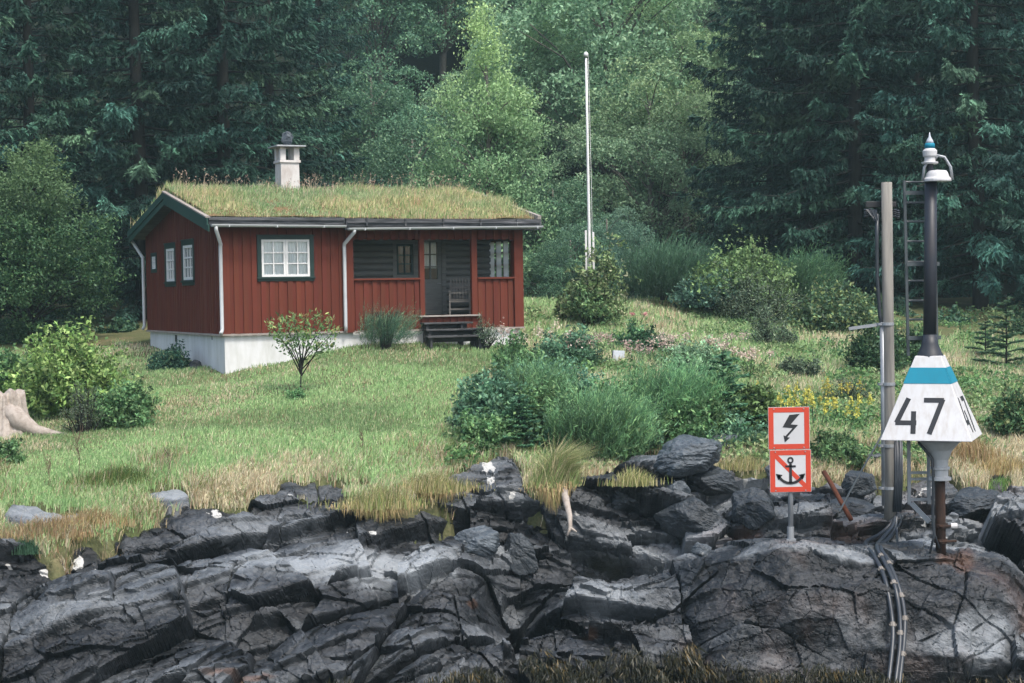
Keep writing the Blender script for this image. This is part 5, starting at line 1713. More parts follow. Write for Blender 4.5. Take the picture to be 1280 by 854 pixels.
# ------------------------------------------------------------------ shrubs
def shrub_mesh(seed, kind, w=1.0, h=1.0, pal=None, ls=0.06, dens=1.0):
    """unit-free shrub generators: leafy, broom (upright green switches), fir (young conifer), flower"""
    global rng
    keep_rng = rng
    rng = np.random.default_rng(seed)
    st, fo = MB(), MB()
    if kind in ('leafy', 'pale', 'twiggy', 'flower'):
        ns = int(34 * dens)
        tips = []
        for k in range(ns):
            a = rng.uniform(0, 6.28); sp = rng.uniform(0.1, 1.0) ** 0.7; hh_ = h * rng.uniform(0.35, 1.0) * (1 - 0.55 * sp ** 3)
            e = np.array((math.cos(a) * sp * w, math.sin(a) * sp * w, hh_))
            m_ = e * np.array((0.55, 0.55, 0.42)) + 0.05 * rng.normal(size=3)
            st.tube([(0.06 * math.cos(a), 0.06 * math.sin(a), -0.1), m_, e], [0.018, 0.012, 0.005], 5, cap=False)
            tips.append((m_, e))
        per = int(26 * dens)
        for m_, e in tips:
            q = rng.random(per)[:, None]
            c = m_ * (1 - q) + e * q + rng.normal(size=(per, 3)) * 0.15 * w * np.array((1, 1, 0.8))
            n = 9
            P = np.repeat(c, n, 0) + rng.normal(size=(per * n, 3)) * 0.055 * max(w, 0.5)
            P[:, 2] = np.maximum(P[:, 2], 0.02)
            tone = np.repeat((1 + 0.38 * rng.normal(size=per)).clip(0.4, 2.0), n)[:, None]
            cc = pick(len(P), pal, 0.14) * tone
            if kind == 'twiggy': 
                leaves(fo, P[::2], ls * rng.uniform(0.6, 1.3, len(P[::2])), cc[::2].clip(0.005, 1), 0.35, 0.4)
            else:
                leaves(fo, P, 1.3 * ls * rng.uniform(0.6, 1.4, len(P)), cc.clip(0.005, 1), 0.5, 0.5)
    elif kind == 'broom':
        n = int(1500 * dens)
        a = rng.uniform(0, 6.28, n); sp = rng.random(n) ** 0.6
        b = np.stack([np.cos(a) * sp * w * 0.75, np.sin(a) * sp * w * 0.75, rng.uniform(0, 0.5, n) * h], 1)
        d = norm(np.stack([np.cos(a) * sp * 0.55 + 0.18, np.sin(a) * sp * 0.55, np.full(n, 1.0)], 1) + 0.12 * rng.normal(size=(n, 3)))
        ln = h * rng.uniform(0.3, 0.7, n)[:, None] * (0.8 + 0.5 * fbm(b[:, 0] * 2 / w, b[:, 1] * 2 / w, seed, 2))[:, None]
        k = 12
        s = (np.arange(k) + 0.5) / k
        P = b[:, None, :] + d[:, None, :] * (ln * s[None])[:, :, None]
        P[..., 0] += 0.10 * h * s[None] ** 2
        P = P.reshape(-1, 3) + 0.012 * rng.normal(size=(n * k, 3))
        tb = fbm(b[:, 0] * 3 / w, b[:, 1] * 3 / w + b[:, 2] * 2, seed + 2, 2)
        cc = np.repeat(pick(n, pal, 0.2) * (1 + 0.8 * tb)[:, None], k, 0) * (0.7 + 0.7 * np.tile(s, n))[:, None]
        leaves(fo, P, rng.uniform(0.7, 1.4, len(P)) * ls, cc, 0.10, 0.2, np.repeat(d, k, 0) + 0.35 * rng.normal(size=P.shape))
        for k in range(14):
            a = rng.uniform(0, 6.28); r_ = rng.uniform(0.1, 0.6)
            st.tube([(0.1 * math.cos(a), 0.1 * math.sin(a), -0.1), (math.cos(a) * r_ * w * 0.6, math.sin(a) * r_ * w * 0.6, h * 0.4), (math.cos(a) * r_ * w, math.sin(a) * r_ * w, h * 0.75)], [0.022, 0.014, 0.006], 5, cap=False)
    elif kind == 'fir':
        st.tube([(0, 0, -0.1), (0.01, 0, h * 0.5), (0, 0, h)], [0.03, 0.02, 0.008], 6)
        z = 0.06 * h
        az = 0
        while z < h * 0.97:
            az += 2.4 + rng.uniform(-0.3, 0.3); L = w * (1 - z / h) ** 0.8 * rng.uniform(0.75, 1.1) + 0.05
            dirh = np.array((math.cos(az), math.sin(az), 0.28))
            n = int(L / 0.017 * dens) + 4
            t = rng.uniform(0.08, 1, n)
            base = dirh * (L * t)[:, None] + np.array((0, 0, z)); base[:, 2] -= 0.12 * L * t ** 2
            side = np.array((-math.sin(az), math.cos(az), 0)) * np.where(np.arange(n) % 2, 1, -1)[:, None]
            ln = (0.36 * L * (1 - 0.7 * t) + 0.05)[:, None]
            k = 6; s = (np.arange(k) + 0.5) / k
            q = base[:, None, :] + norm(side + dirh * 0.9)[:, None, :] * (ln * s[None])[:, :, None]
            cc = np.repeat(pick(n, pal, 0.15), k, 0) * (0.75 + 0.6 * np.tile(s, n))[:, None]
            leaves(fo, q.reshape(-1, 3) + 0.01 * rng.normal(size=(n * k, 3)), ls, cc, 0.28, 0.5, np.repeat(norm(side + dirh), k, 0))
            st.tube([(0, 0, z), dirh * L + np.array((0, 0, z - 0.1 * L))], [0.012, 0.004], 4, cap=False)
            z += 0.032 * h / max(dens, 0.6) * rng.uniform(0.7, 1.2)
    rng = keep_rng
    return st, fo


def bush(kind, px, base_py, top_py, wpx, label, pal, ls=0.07, dens=1.0, seed=None, name='shrub', cat='shrub', d=None, group=None, mats=None, rz=None, sink=0.08):
    """a shrub by where its foot, top and width are seen"""
    b = hit(px, base_py) if d is None else at(px, base_py, d)
    d = b.y if d is None else d
    h = (at(px, top_py, d) - at(px, base_py, d)).z
    w = wpx / F * d * 0.5
    sd_ = seed or int(px * 7 + base_py)
    st, fo = shrub_mesh(sd_, kind, w, h, pal, ls, dens)
    t = thing(name, label, cat, b - Vector((0, 0, sink)), rz if rz is not None else (sd_ % 6), group)
    if kind == 'broom': t.rotation_euler = (0, 0, 0)
    st.build('stem', M['bark'], t)
    fo.build('foliage', M['leaf'], t)
    return t


BROOM = [(3, (0.105, 0.185, 0.085)), (2, (0.075, 0.14, 0.07)), (1, (0.17, 0.25, 0.11))]
FIRC = [(3, (0.075, 0.155, 0.085)), (2, (0.055, 0.12, 0.07)), (1, (0.13, 0.22, 0.10))]
LIME = [(3, (0.2, 0.31, 0.09)), (2, (0.12, 0.22, 0.07)), (2, (0.32, 0.42, 0.15))]
GREYG = [(3, (0.10, 0.13, 0.085)), (2, (0.07, 0.10, 0.06)), (1, (0.17, 0.19, 0.13))]
YEW = [(3, (0.03, 0.075, 0.05)), (2, (0.045, 0.095, 0.055)), (0.7, (0.14, 0.18, 0.10))]

# around the cabin
bush('leafy', 76, 514, 408, 150, 'big bright leafy shrub with pale shoots behind the stump', LIME, 0.085, 1.5)
bush('leafy', 12, 505, 430, 90, 'mid green shrub at the picture edge behind the stump', G_MID, 0.08, 1.1)
bush('leafy', 155, 530, 470, 84, 'lower dark leafy shrub right of the stump root', G_MID, 0.06, 1.0)
bush('twiggy', 105, 540, 462, 60, 'grey seed-headed weeds in front of the bright shrub', GREYG, 0.05, 0.8)
bush('leafy', 5, 580, 545, 50, 'small dark shrub low at the left edge below the stump', G_MID, 0.06, 0.8)
bush('leafy', 216, 474, 424, 62, 'dark yew against the white foundation of the cabin', YEW, 0.06, 1.2, name='yew_bush', cat='bush', d=41.3)
bush('broom', 482, 427, 372, 84, 'round dark green juniper in front of the porch rail', [(3, (0.05, 0.11, 0.07)), (2, (0.075, 0.14, 0.085)), (0.7, (0.2, 0.25, 0.14))], 0.075, 0.55, name='juniper_bush', cat='bush', d=40.4)
bush('twiggy', 606, 428, 384, 34, 'thin grey-green shrub beside the porch steps', GREYG, 0.045, 0.7, d=41.3)
bush('leafy', 369, 498, 478, 26, 'tiny dark bush at the foot of the sapling', G_MID, 0.04, 0.5)
# sapling in front of the cabin wall
sp0 = hit(375, 492)
tr, fo = MB(), MB()
dS = sp0.y
tips = [(338, 405), (352, 398), (366, 396), (382, 395), (398, 393), (412, 400), (420, 412), (345, 418), (400, 430), (360, 425), (415, 430), (385, 415), (372, 412)]
for i, (x, y) in enumerate(tips):
    e = np.array(at(x, y, dS + 0.3 * math.sin(i * 2.1)) - sp0)
    f0 = np.array(at(377, 470 - (i % 3) * 8, dS) - sp0)
    mid = f0 * 0.45 + e * 0.55 + np.array((0, 0.1 * math.sin(i), 0.0)); mid[0] = f0[0] + (e[0] - f0[0]) * 0.45
    tr.tube([f0, mid, e], [0.016, 0.011, 0.004], 5, cap=False)
    q = rng.random(80)[:, None] ** 0.7
    P = mid * (1 - q) + e * q + rng.normal(size=(80, 3)) * 0.08
    leaves(fo, P, 0.10 * rng.uniform(0.6, 1.2, 80), pick(80, [(2, (0.12, 0.23, 0.09)), (1, (0.2, 0.32, 0.11))], 0.25), 0.4, 0.4, np.array((0, 0, 0.2)) + rng.normal(size=(80, 3)))
    P = e + rng.normal(size=(10, 3)) * 0.05
    leaves(fo, P, 0.11, pick(10, [(2, (0.42, 0.46, 0.17)), (1, (0.45, 0.4, 0.2))], 0.15), 0.35, 0.2, norm(e - mid) * 1.2 + 0.5 * rng.normal(size=(10, 3)))
tr.tube([(0, 0, -0.1), at(376, 478, dS) - sp0, at(377, 452, dS) - sp0], [0.02, 0.016, 0.013], 7)
sap = thing('sapling', 'small leafy sapling with yellowish tips in front of the cabin wall', 'sapling', sp0)
tr.build('trunk', M['bark'], sap, smooth=True); fo.build('crown', M['leaf'], sap)

# the thicket in front of the knoll
bush('leafy', 618, 545, 448, 100, 'rounded blue-green shrub at the left end of the thicket', G_BLUE, 0.075, 1.3)
bush('broom', 662, 540, 436, 78, 'tall dark broom behind the young spruce', BROOM, 0.11, 1.0, name='broom_bush', cat='bush')
bush('fir', 650, 562, 488, 92, 'young spruce with bright tips at the left of the thicket', FIRC, 0.085, 1.2, name='young_spruce', cat='young tree')
bush('broom', 745, 570, 470, 150, 'wide feathery broom bush in the middle of the thicket', BROOM, 0.12, 1.5, name='broom_bush', cat='bush')
bush('leafy', 700, 560, 500, 90, 'low leafy growth under the feathery broom', G_BLUE, 0.06, 0.9)
bush('broom', 835, 545, 437, 130, 'green broom leaning right above the big boulder', BROOM, 0.12, 1.5, name='broom_bush', cat='bush')
bush('fir', 905, 545, 432, 130, 'dark feathery conifer at the right end of the thicket', FIRC, 0.11, 1.1, name='young_spruce', cat='young tree')
bush('leafy', 800, 552, 500, 110, 'low dark leaves between the two green brooms', G_BLUE, 0.06, 1.0)
bush('leafy', 945, 550, 468, 62, 'upright pale green shrub right of the dark conifer', [(2, (0.13, 0.2, 0.07)), (2, (0.09, 0.15, 0.055))], 0.07, 1.0)
bush('leafy', 905, 560, 515, 110, 'low dark green cover above the boulder row', G_BLUE, 0.06, 1.0)
bush('leafy', 690, 552, 468, 120, 'fresh green leafy bush between the dark broom and the feathery broom', G_MID, 0.065, 1.3)
bush('leafy', 780, 545, 462, 110, 'fresh leafy bush filling the gap behind the two brooms', G_MID, 0.065, 1.3)
bush('leafy', 872, 545, 462, 110, 'fresh leafy bush in front of the dark feathery conifer', G_MID, 0.065, 1.3)
bush('leafy', 610, 560, 505, 90, 'low fresh leafy bush at the left foot of the thicket', G_MID, 0.06, 1.0)
bush('leafy', 765, 572, 512, 90, 'leafy bramble at the foot of the feathery broom, above the rock', G_MID, 0.07, 1.0)
bush('leafy', 855, 560, 490, 80, 'leafy bramble below the leaning green broom', G_MID, 0.07, 1.0)
bush('leafy', 590, 540, 478, 60, 'small pale leafed shrub at the lawn side of the thicket', G_PALE, 0.06, 0.9)
bush('leafy', 645, 470, 410, 60, 'soft green shrub in front of the cabin corner', G_MID, 0.06, 0.9)
bush('leafy', 712, 460, 405, 90, 'leafy perennials among the pink flowers', G_BLUE, 0.07, 1.0)
bush('leafy', 800, 440, 400, 66, 'dark peony clump near the pale grey box', [(3, (0.045, 0.1, 0.05)), (1, (0.08, 0.14, 0.06))], 0.075, 0.9)
bush('leafy', 690, 500, 440, 120, 'grey-green leafy bank left of the grey box', G_BLUE, 0.06, 1.1)
bush('leafy', 870, 470, 425, 90, 'pale flowering perennials right of the grey box', G_PALE, 0.06, 0.9)

# on the knoll
bush('leafy', 735, 402, 347, 66, 'dark bush at the foot of the flagpole', [(3, (0.09, 0.16, 0.075)), (2, (0.15, 0.22, 0.095)), (1, (0.2, 0.25, 0.12))], 0.08, 0.6, d=45.7)
bush('pale', 748, 396, 286, 92, 'open pale flowering bush around the flagpole bracket', [(3, (0.2, 0.28, 0.12)), (2, (0.14, 0.22, 0.095)), (1.2, (0.36, 0.37, 0.22))], 0.09, 0.62, d=46.1)
bush('leafy', 716, 400, 346, 44, 'cream-tipped shrub in front of the flagpole', [(2, (0.2, 0.24, 0.11)), (2, (0.1, 0.16, 0.06)), (0.7, (0.34, 0.33, 0.2))], 0.08, 0.8)
bush('broom', 830, 368, 290, 130, 'wide grey-green broom on top of the knoll', [(3, (0.055, 0.105, 0.06)), (2, (0.045, 0.085, 0.055))], 0.16, 1.3, name='broom_bush', cat='bush', d=52)
bush('leafy', 925, 392, 290, 130, 'tall light-topped shrub in the thicket on the knoll', [(3, (0.19, 0.28, 0.11)), (2, (0.12, 0.2, 0.085))], 0.10, 1.5, d=51)
bush('broom', 1000, 388, 305, 90, 'fresh green broom behind the light-topped shrub', [(3, (0.075, 0.15, 0.07)), (2, (0.05, 0.11, 0.06))], 0.16, 1.0, name='broom_bush', cat='bush', d=52.5)
bush('twiggy', 950, 402, 330, 130, 'grey twiggy shrub leaning out over the slope', GREYG, 0.09, 1.3, d=49.5)
bush('leafy', 1045, 420, 345, 110, 'dark rounded shrub with olive top by the utility pole', [(3, (0.08, 0.13, 0.065)), (1.5, (0.2, 0.22, 0.09)), (1, (0.05, 0.09, 0.055))], 0.09, 1.4, d=48.5)
bush('leafy', 890, 380, 335, 90, 'dark shrub under the light-topped one', G_DARK, 0.09, 1.0, d=50.5)
bush('twiggy', 965, 432, 378, 70, 'small grey shrub below the knoll thicket', GREYG, 0.08, 0.9)
bush('leafy', 905, 395, 372, 60, 'low yellow-green fern clump on the grassy slope', [(2, (0.16, 0.22, 0.07)), (1, (0.1, 0.16, 0.06))], 0.08, 0.7)
bush('leafy', 1095, 470, 395, 80, 'dark green shrub behind the foot of the utility pole', [(3, (0.05, 0.10, 0.05)), (1, (0.1, 0.15, 0.06))], 0.075, 1.1, d=41)
bush('leafy', 1135, 470, 400, 70, 'shrub half hidden behind the top of the pyramid daymark', [(3, (0.06, 0.11, 0.055)), (1, (0.1, 0.15, 0.06))], 0.075, 1.0, d=42)
bush('fir', 1258, 470, 362, 78, 'young spruce with grey-green tips at the right edge', [(3, (0.08, 0.14, 0.085)), (1, (0.12, 0.18, 0.1))], 0.11, 0.9, name='young_spruce', cat='young tree', d=42)
bush('fir', 1232, 465, 395, 56, 'smaller young spruce behind the daymark, right side', [(3, (0.07, 0.12, 0.075)), (1, (0.1, 0.16, 0.09))], 0.10, 0.9, name='young_spruce', cat='young tree', d=44)
bush('leafy', 1268, 545, 480, 70, 'green bramble shrub at the right edge behind the daymark', [(3, (0.07, 0.12, 0.055)), (1, (0.16, 0.16, 0.07))], 0.07, 1.0)
bush('leafy', 1050, 580, 530, 80, 'low green cover behind the warning sign', G_MID, 0.06, 0.9)
bush('leafy', 1000, 470, 440, 60, 'small grey-green plant on the dry slope', GREYG, 0.06, 0.7)
bush('twiggy', 1060, 505, 465, 70, 'sparse dry shrub on the slope left of the pole', GREYG, 0.06, 0.8)
bush('leafy', 960, 520, 482, 60, 'leafy patch behind the upright pale green shrub', G_MID, 0.06, 0.8)


UND = [(3, (0.04, 0.085, 0.05)), (1, (0.075, 0.12, 0.06))]
for x, y, tp, wd, dd_, lb in ((1180, 432, 385, 90, 52, 'dark forest-edge shrub left of the bare spruce trunk'), (1100, 420, 372, 90, 54, 'dark forest-edge shrub behind the utility pole'),
                          (1290, 440, 380, 90, 50, 'dark forest-edge shrub at the right border'), (1040, 405, 352, 80, 56, 'dim shrub at the forest edge behind the olive-topped shrub'),
                          (60, 440, 400, 130, 52, 'dark undergrowth shrub below the left broadleaf tree'), (150, 432, 398, 60, 53, 'dark undergrowth shrub beside the gable wall')):
    bush('leafy', x, y, tp, wd, lb, UND, 0.11, 1.0, d=dd_)


# flowering plants
def flowers(label, px, py, n, spread, h, petal, size, name='flowering_plant', cat='flowers', leafpal=G_MID, spike=0.0, group=None):
    """stems with flower heads"""
    b = hit(px, py)
    t = thing(name, label, cat, b, 0, group)
    s_, f_, l_ = MB(), MB(), MB()
    n = max(2, int(n * 0.6))
    for k in range(n):
        a = np.array((rng.normal() * spread, rng.normal() * spread * 0.8, 0))
        hh_ = 1.35 * h * rng.uniform(0.65, 1.1)
        e = a + np.array((rng.normal() * 0.08, rng.normal() * 0.08, hh_))
        s_.tube([a * 0.8 + (0, 0, -0.1), a * 0.9 + (0, 0, hh_ * 0.5), e], [0.007, 0.006, 0.004], 4, cap=False)
        m_ = 46
        o_ = rng.normal(size=(m_, 3)) * np.array((size, size, size * (0.7 + spike)))
        if spike: o_[:, :2] *= (1 - 0.5 * (o_[:, 2:] > 0))
        leaves(f_, e + o_, 0.05 * rng.uniform(0.7, 1.3, m_), pick(m_, petal, 0.12), 0.8, 0.4)
        m_ = 26
        q = rng.random((m_, 1))
        leaves(l_, a * 0.9 * (1 - q) + e * q * 0.85 + rng.normal(size=(m_, 3)) * 0.06, 0.09, pick(m_, leafpal, 0.15), 0.35, 0.5)
    s_.build('stem', M['bark'], t); l_.build('leaves', M['leaf'], t); f_.build('blossom', M['flower'], t)


PINK = [(3, (0.50, 0.38, 0.33)), (2, (0.58, 0.5, 0.43)), (1, (0.40, 0.28, 0.23))]
CREAM = [(3, (0.62, 0.54, 0.45)), (2, (0.55, 0.42, 0.36)), (1, (0.45, 0.4, 0.3))]
YEL = [(3, (0.52, 0.47, 0.11)), (1, (0.44, 0.42, 0.14))]
flowers('faded pink flower heads left of the small grey box', 745, 462, 16, 0.34, 0.55, PINK, 0.075)
flowers('pinkish cream flower heads in front of the cabin corner', 665, 452, 13, 0.40, 0.6, CREAM, 0.06, spike=0.4)
flowers('cream flower spikes leaning past the foundation corner', 640, 448, 10, 0.3, 0.5, CREAM, 0.06, spike=0.6)
flowers('pale pink blossom cluster right of the grey box', 800, 458, 13, 0.36, 0.42, PINK, 0.06)
flowers('pale pink blossoms above the right half of the thicket', 890, 462, 22, 0.55, 0.6, CREAM, 0.075)
flowers('pale blossoms beside the upright green shrub', 925, 472, 12, 0.36, 0.45, PINK, 0.06)
flowers('cream blossoms behind the wide feathery broom', 855, 455, 12, 0.45, 0.5, CREAM, 0.06)
flowers('yellow flower spikes left of the warning sign', 985, 530, 26, 0.55, 0.5, YEL, 0.04, spike=0.9)
flowers('yellow flowers behind the warning sign', 1030, 540, 30, 0.75, 0.45, YEL, 0.04, spike=0.9)
flowers('small yellow flower patch above the warning sign', 1048, 508, 12, 0.35, 0.35, YEL, 0.045, spike=0.9)
flowers('single pink peony bloom on the dark clump', 798, 424, 2, 0.1, 0.5, [(1, (0.6, 0.3, 0.3))], 0.03)

# bare thin weeds in the grass
for (x, y0, y1, lb) in ((98, 600, 545, 'tall bare brown weed standing in the grass below the stump root'), (60, 612, 575, 'short bare brown weed at the left in the grass'), (210, 600, 562, 'bare brown weed in the grass above the ledge'), (452, 560, 540, 'faint dry weed on the lawn')):
    b = hit(x, y0); hh_ = (at(x, y1, b.y) - at(x, y0, b.y)).z
    m = MB()
    m.tube([(0, 0, -0.05), (0.03, 0, hh_ * 0.5), (-0.02, 0, hh_)], [0.008, 0.006, 0.003], 5)
    for k in range(16):
        z = hh_ * rng.uniform(0.35, 0.95); a = rng.uniform(0, 6.28); l = hh_ * 0.22
        m.tube([(0.01, 0, z), (math.cos(a) * l * 0.5, math.sin(a) * l * 0.5, z + l), (math.cos(a) * l * 0.6, math.sin(a) * l * 0.6, z + l * 1.6)], [0.004, 0.003, 0.002], 4, cap=False)
    o = m.build('dry_weed', M['dryweed']); o.location = b; tag(o, lb, 'weed')

# ------------------------------------------------------------------ loose boulders on the shore
BO = [(856, 588, 104, 46, 7, 'big grey pear-shaped boulder under the green broom', 'boulder'),
      (905, 566, 42, 30, 8, 'small lichened stone leaning on the big grey boulder', 'boulder'),
      (882, 612, 84, 36, 9, 'dark flat boulder with a white lichen spot below the big one', 'rockpiece'),
      (842, 632, 34, 34, 10, 'pale angular stone in front of the dark flat boulder', 'boulder'),
      (787, 630, 58, 30, 12, 'rounded dark stone under the overhanging grass', 'rockpiece'),
      (868, 660, 92, 50, 13, 'large pale-edged block above the rock shelf', 'rockpiece'),
      (598, 690, 60, 36, 14, 'pale wedge of rock jutting over the dark gap', 'boulder'),
      (650, 700, 44, 44, 15, 'upright split stone right of the pale wedge', 'rockpiece'),
      (944, 650, 66, 54, 16, 'brownish rounded boulder left of the warning sign', 'rockpiece'),
      (1075, 615, 50, 36, 17, 'dark stone behind the rusty pipe', 'rockpiece'),
      (1060, 645, 70, 32, 18, 'low dark rock at the foot of the rusty pipe', 'rockpiece'),
      (877, 695, 28, 20, 19, 'small grey cobble on the rock shelf', 'boulder'),
      (1215, 640, 90, 34, 21, 'dark low rock right of the rusty post', 'rockpiece'),
      (970, 603, 26, 24, 22, 'pale pebble beside the warning sign boards', 'boulder'),
      (245, 462, 16, 18, 26, 'small dark stone against the white foundation', 'rockpiece')]
M['rockpiece'] = rockmat('dark_rock_piece', attr=False, light=0.35, body=1.5)
for px, py, wx, hy, sd_, lb, mt in BO:
    h = hit(px, py)
    w_ = wx / F * h.y; hz = hy / F * h.y
    sk = 0.30 if mt == 'boulder' else 0.22
    stone('boulder', lb, at(px, py - hy * sk, h.y + 0.12), (w_ * 1.05, w_ * 0.9, hz * 1.12), sd_, mt, R((sd_ * 47) % 50 - 25), 'boulder', None, 0.6, (0, R((sd_ * 31) % 24 - 12)))


# ------------------------------------------------------------------ grass
def groundpts(n, x0, x1, y0, y1, maskfn):
    px = rng.uniform(x0, x1, n); py = rng.uniform(y0, y1, n)
    m = maskfn(px, py)
    px, py = px[m], py[m]
    P = surf(px, py)
    P[:, 2] += 0.10 * fbm(P[:, 0] * 0.6, P[:, 1] * 0.6, 61, 4) - 0.45 * sstep(0.1, 0.9, rockness(px, py))
    return px, py, P


def inhouse(P, mrg=0.05):
    dx = P[:, 0] - HX; dy = P[:, 1] - HY
    u = dx * ct + dy * st_; w_ = -dx * st_ + dy * ct
    return (u > -mrg) & (u < HL + mrg) & (w > -mrg) & (w_ < HW + mrg) if False else (u > -mrg) & (u < HL + mrg) & (w_ > -mrg) & (w_ < HW + mrg)


gm = MB()
px, py, P = groundpts(530000, -310, 1600, 374, 690, lambda a, b: (rockness(a, b) < 0.35) & (b > np.interp(a, [-310, 60, 190, 240, 660, 700, 840, 960, 1020, 1100, 1600], [446, 440, 430, 400, 360, 360, 366, 388, 410, 424, 428]) + 12 * fbm(a / 25, b / 10, 431, 3)))
ok = ~inhouse(P)
px, py, P = px[ok], py[ok], P[ok]
edge = np.interp(px, EX, EY) - py                         # pixels above the rock edge
n1 = fbm(P[:, 0] * 0.45, P[:, 1] * 0.35, 401, 4); n2 = fbm(P[:, 0] * 1.5, P[:, 1] * 1.5, 403, 3)
dry = 0.14 + 1.0 * n1 + 0.45 * n2 + 0.6 * sstep(45, 0, edge) + 0.25 * sstep(760, 1000, px) * sstep(430, 480, py) + 0.15 * sstep(840, 1000, px)
lawn = sstep(30, 120, edge) * sstep(740, 560, px)         # short turf below the cabin
lush = sstep(0.1, 0.35, fbm(P[:, 0] * 0.3 + 9, P[:, 1] * 0.3, 407, 3))
gG = pick(len(px), [(3, (0.28, 0.43, 0.165)), (3, (0.35, 0.48, 0.20)), (1.5, (0.20, 0.34, 0.12)), (1, (0.43, 0.52, 0.25))], 0.15)
gD = pick(len(px), [(3, (0.56, 0.5, 0.31)), (2, (0.48, 0.41, 0.24)), (1.5, (0.62, 0.56, 0.37)), (1, (0.42, 0.3, 0.18))], 0.15)
isd = rng.random(len(px)) < dry.clip(0.06, 0.93)
cc = np.where(isd[:, None], gD, gG * (1 - 0.3 * lush[:, None]))
hgt = (0.055 + 0.05 * rng.random(len(px))) * lawn + (1 - lawn) * (0.08 + 0.13 * rng.random(len(px)) ** 1.5)
hgt = hgt * (1 + 0.8 * n2.clip(-0.5, 0.8)) * (0.75 + 0.25 * sstep(30, 45, P[:, 1]) + 0.2)
hgt = hgt * (1 - 0.25 * isd * lawn)
blades(gm, P, hgt, 0.014 + 0.006 * sstep(30, 50, P[:, 1]), cc, 0.6, (0.18, -0.12))
tag(gm.build('lawn_grass', M['grass']), kind='stuff')

# long dry grass along the edge of the rock and on the slope at right
lg = MB()
px, py, P = groundpts(190000, -310, 1600, 470, 700, lambda a, b: (rockness(a, b) < 0.88) & (np.interp(a, EX, EY) - b < 70))
cl = 0.6 * fbm(P[:, 0] * 1.8, P[:, 1] * 1.8, 421, 3) + 0.8 * fbm(P[:, 0] * 0.5, P[:, 1] * 0.5, 423, 3); pr_ = rng.random(len(px))
edge = np.interp(px, EX, EY) - py
ok = (cl + 0.28 * sstep(50, 0, edge) > pr_ * 0.9 - 0.02) & ~inhouse(P)
px, py, P, cl = px[ok], py[ok], P[ok], cl[ok]
hh_ = (0.12 + 0.24 * rng.random(len(px)) ** 1.6) * (1 + cl)
gcol = np.where((rng.random(len(px)) < 0.62 + 0.35 * cl)[:, None], pick(len(px), [(3, (0.54, 0.46, 0.27)), (2, (0.46, 0.36, 0.2)), (1, (0.38, 0.25, 0.13)), (1, (0.6, 0.54, 0.36))], 0.15),
                pick(len(px), [(2, (0.16, 0.22, 0.06)), (1, (0.24, 0.27, 0.09))], 0.15))
blades(lg, P, hh_, 0.012, gcol, 0.85, (0.25, -0.35))
tag(lg.build('dry_grass', M['grass']), kind='stuff')


# single big tussocks
def tussock(label, px, py, n, spread, h, wind, pal, d=None, over=0.0):
    b = hit(px, py)
    if d: b = at(px, py, d)
    m = MB()
    P = rng.normal(size=(n, 3)) * np.array((spread, spread * 0.6, 0.02))
    P[:, 2] = np.abs(P[:, 2]) * 0.3
    for j in range(4):                        # bunches that lean their own way
        i = slice(j * n // 4, (j + 1) * n // 4)
        k_ = len(P[i])
        rr = (np.abs(P[i][:, 0]) / spread).clip(0, 2)
        blades(m, P[i], h * rng.uniform(0.25, 1.1, k_) * (1.1 - 0.3 * rr), 0.011, pick(k_, pal, 0.22), (0.3, 0.5, 0.75, 0.45)[j], (wind[0] * (1.2, 0.7, 0.3, 0.9)[j], wind[1]))
    if over:
        k = n // 2
        P2 = rng.normal(size=(k, 3)) * np.array((spread, 0.05, 0.04)) + np.array((0, -0.1, 0.02))
        l = over * rng.uniform(0.12, 1.15, k) * (1 - 0.3 * (np.abs(P2[:, 0]) / spread).clip(0, 2.5)) ** 1.2
        e = P2 + np.stack([0.15 * rng.normal(size=k) * l, -0.25 * l, -l], 1)
        c = pick(k, [(2, (0.42, 0.33, 0.15)), (1, (0.3, 0.3, 0.11))], 0.15)
        mid = (P2 + e) / 2 + np.array((0, -0.12, 0.12)) * l[:, None]
        s = np.array((0.006, 0, 0))
        V = np.stack([P2 - s, P2 + s, mid + s, mid - s, e], 1).reshape(-1, 3); I = np.arange(k)[:, None] * 5
        bs = m.n
        m.add(V, I + np.array([0, 1, 2, 3]), np.repeat(c, 5, 0)); m.f.append(I + np.array([3, 2, 4]) + bs); m.mi.append(0)
    o = m.build('grass_tussock', M['grass']); o.location = b
    return tag(o, label, 'grass tuft')


STR = [(3, (0.40, 0.37, 0.15)), (2, (0.26, 0.30, 0.10)), (2, (0.5, 0.44, 0.22)), (1, (0.16, 0.24, 0.07))]
DRYP = [(3, (0.46, 0.36, 0.18)), (2, (0.36, 0.25, 0.11)), (1, (0.3, 0.28, 0.1))]
tussock('long wind-swept grass tuft over the driftwood root', 690, 606, 2200, 0.16, 0.85, (0.8, -0.1), [(3, (0.42, 0.44, 0.19)), (3, (0.26, 0.36, 0.12)), (2, (0.56, 0.5, 0.27)), (1, (0.2, 0.3, 0.09))], 27.9, 0.42)
tussock('dry drooping grass tuft on the ledge left of the dark gap', 475, 632, 900, 0.35, 0.38, (0.15, -0.2), STR, None, 0.3)
tussock('pale grass tuft spilling over the ledge under the lawn', 540, 612, 900, 0.35, 0.36, (0.2, -0.2), STR, None, 0.25)
tussock('brown hanging grass tuft above the left shore rock', 60, 668, 900, 0.42, 0.34, (0.2, -0.2), DRYP, None, 0.25)
tussock('brown grass tuft right of the dark green weed at left', 115, 655, 800, 0.35, 0.32, (0.25, -0.2), DRYP, None, 0.25)
tussock('tall pale dry grass beside the beacon', 1215, 575, 900, 0.28, 0.55, (-0.1, -0.1), DRYP)
tussock('dry pale grass at the right edge below the daymark', 1255, 590, 700, 0.3, 0.36, (0.15, -0.1), DRYP)
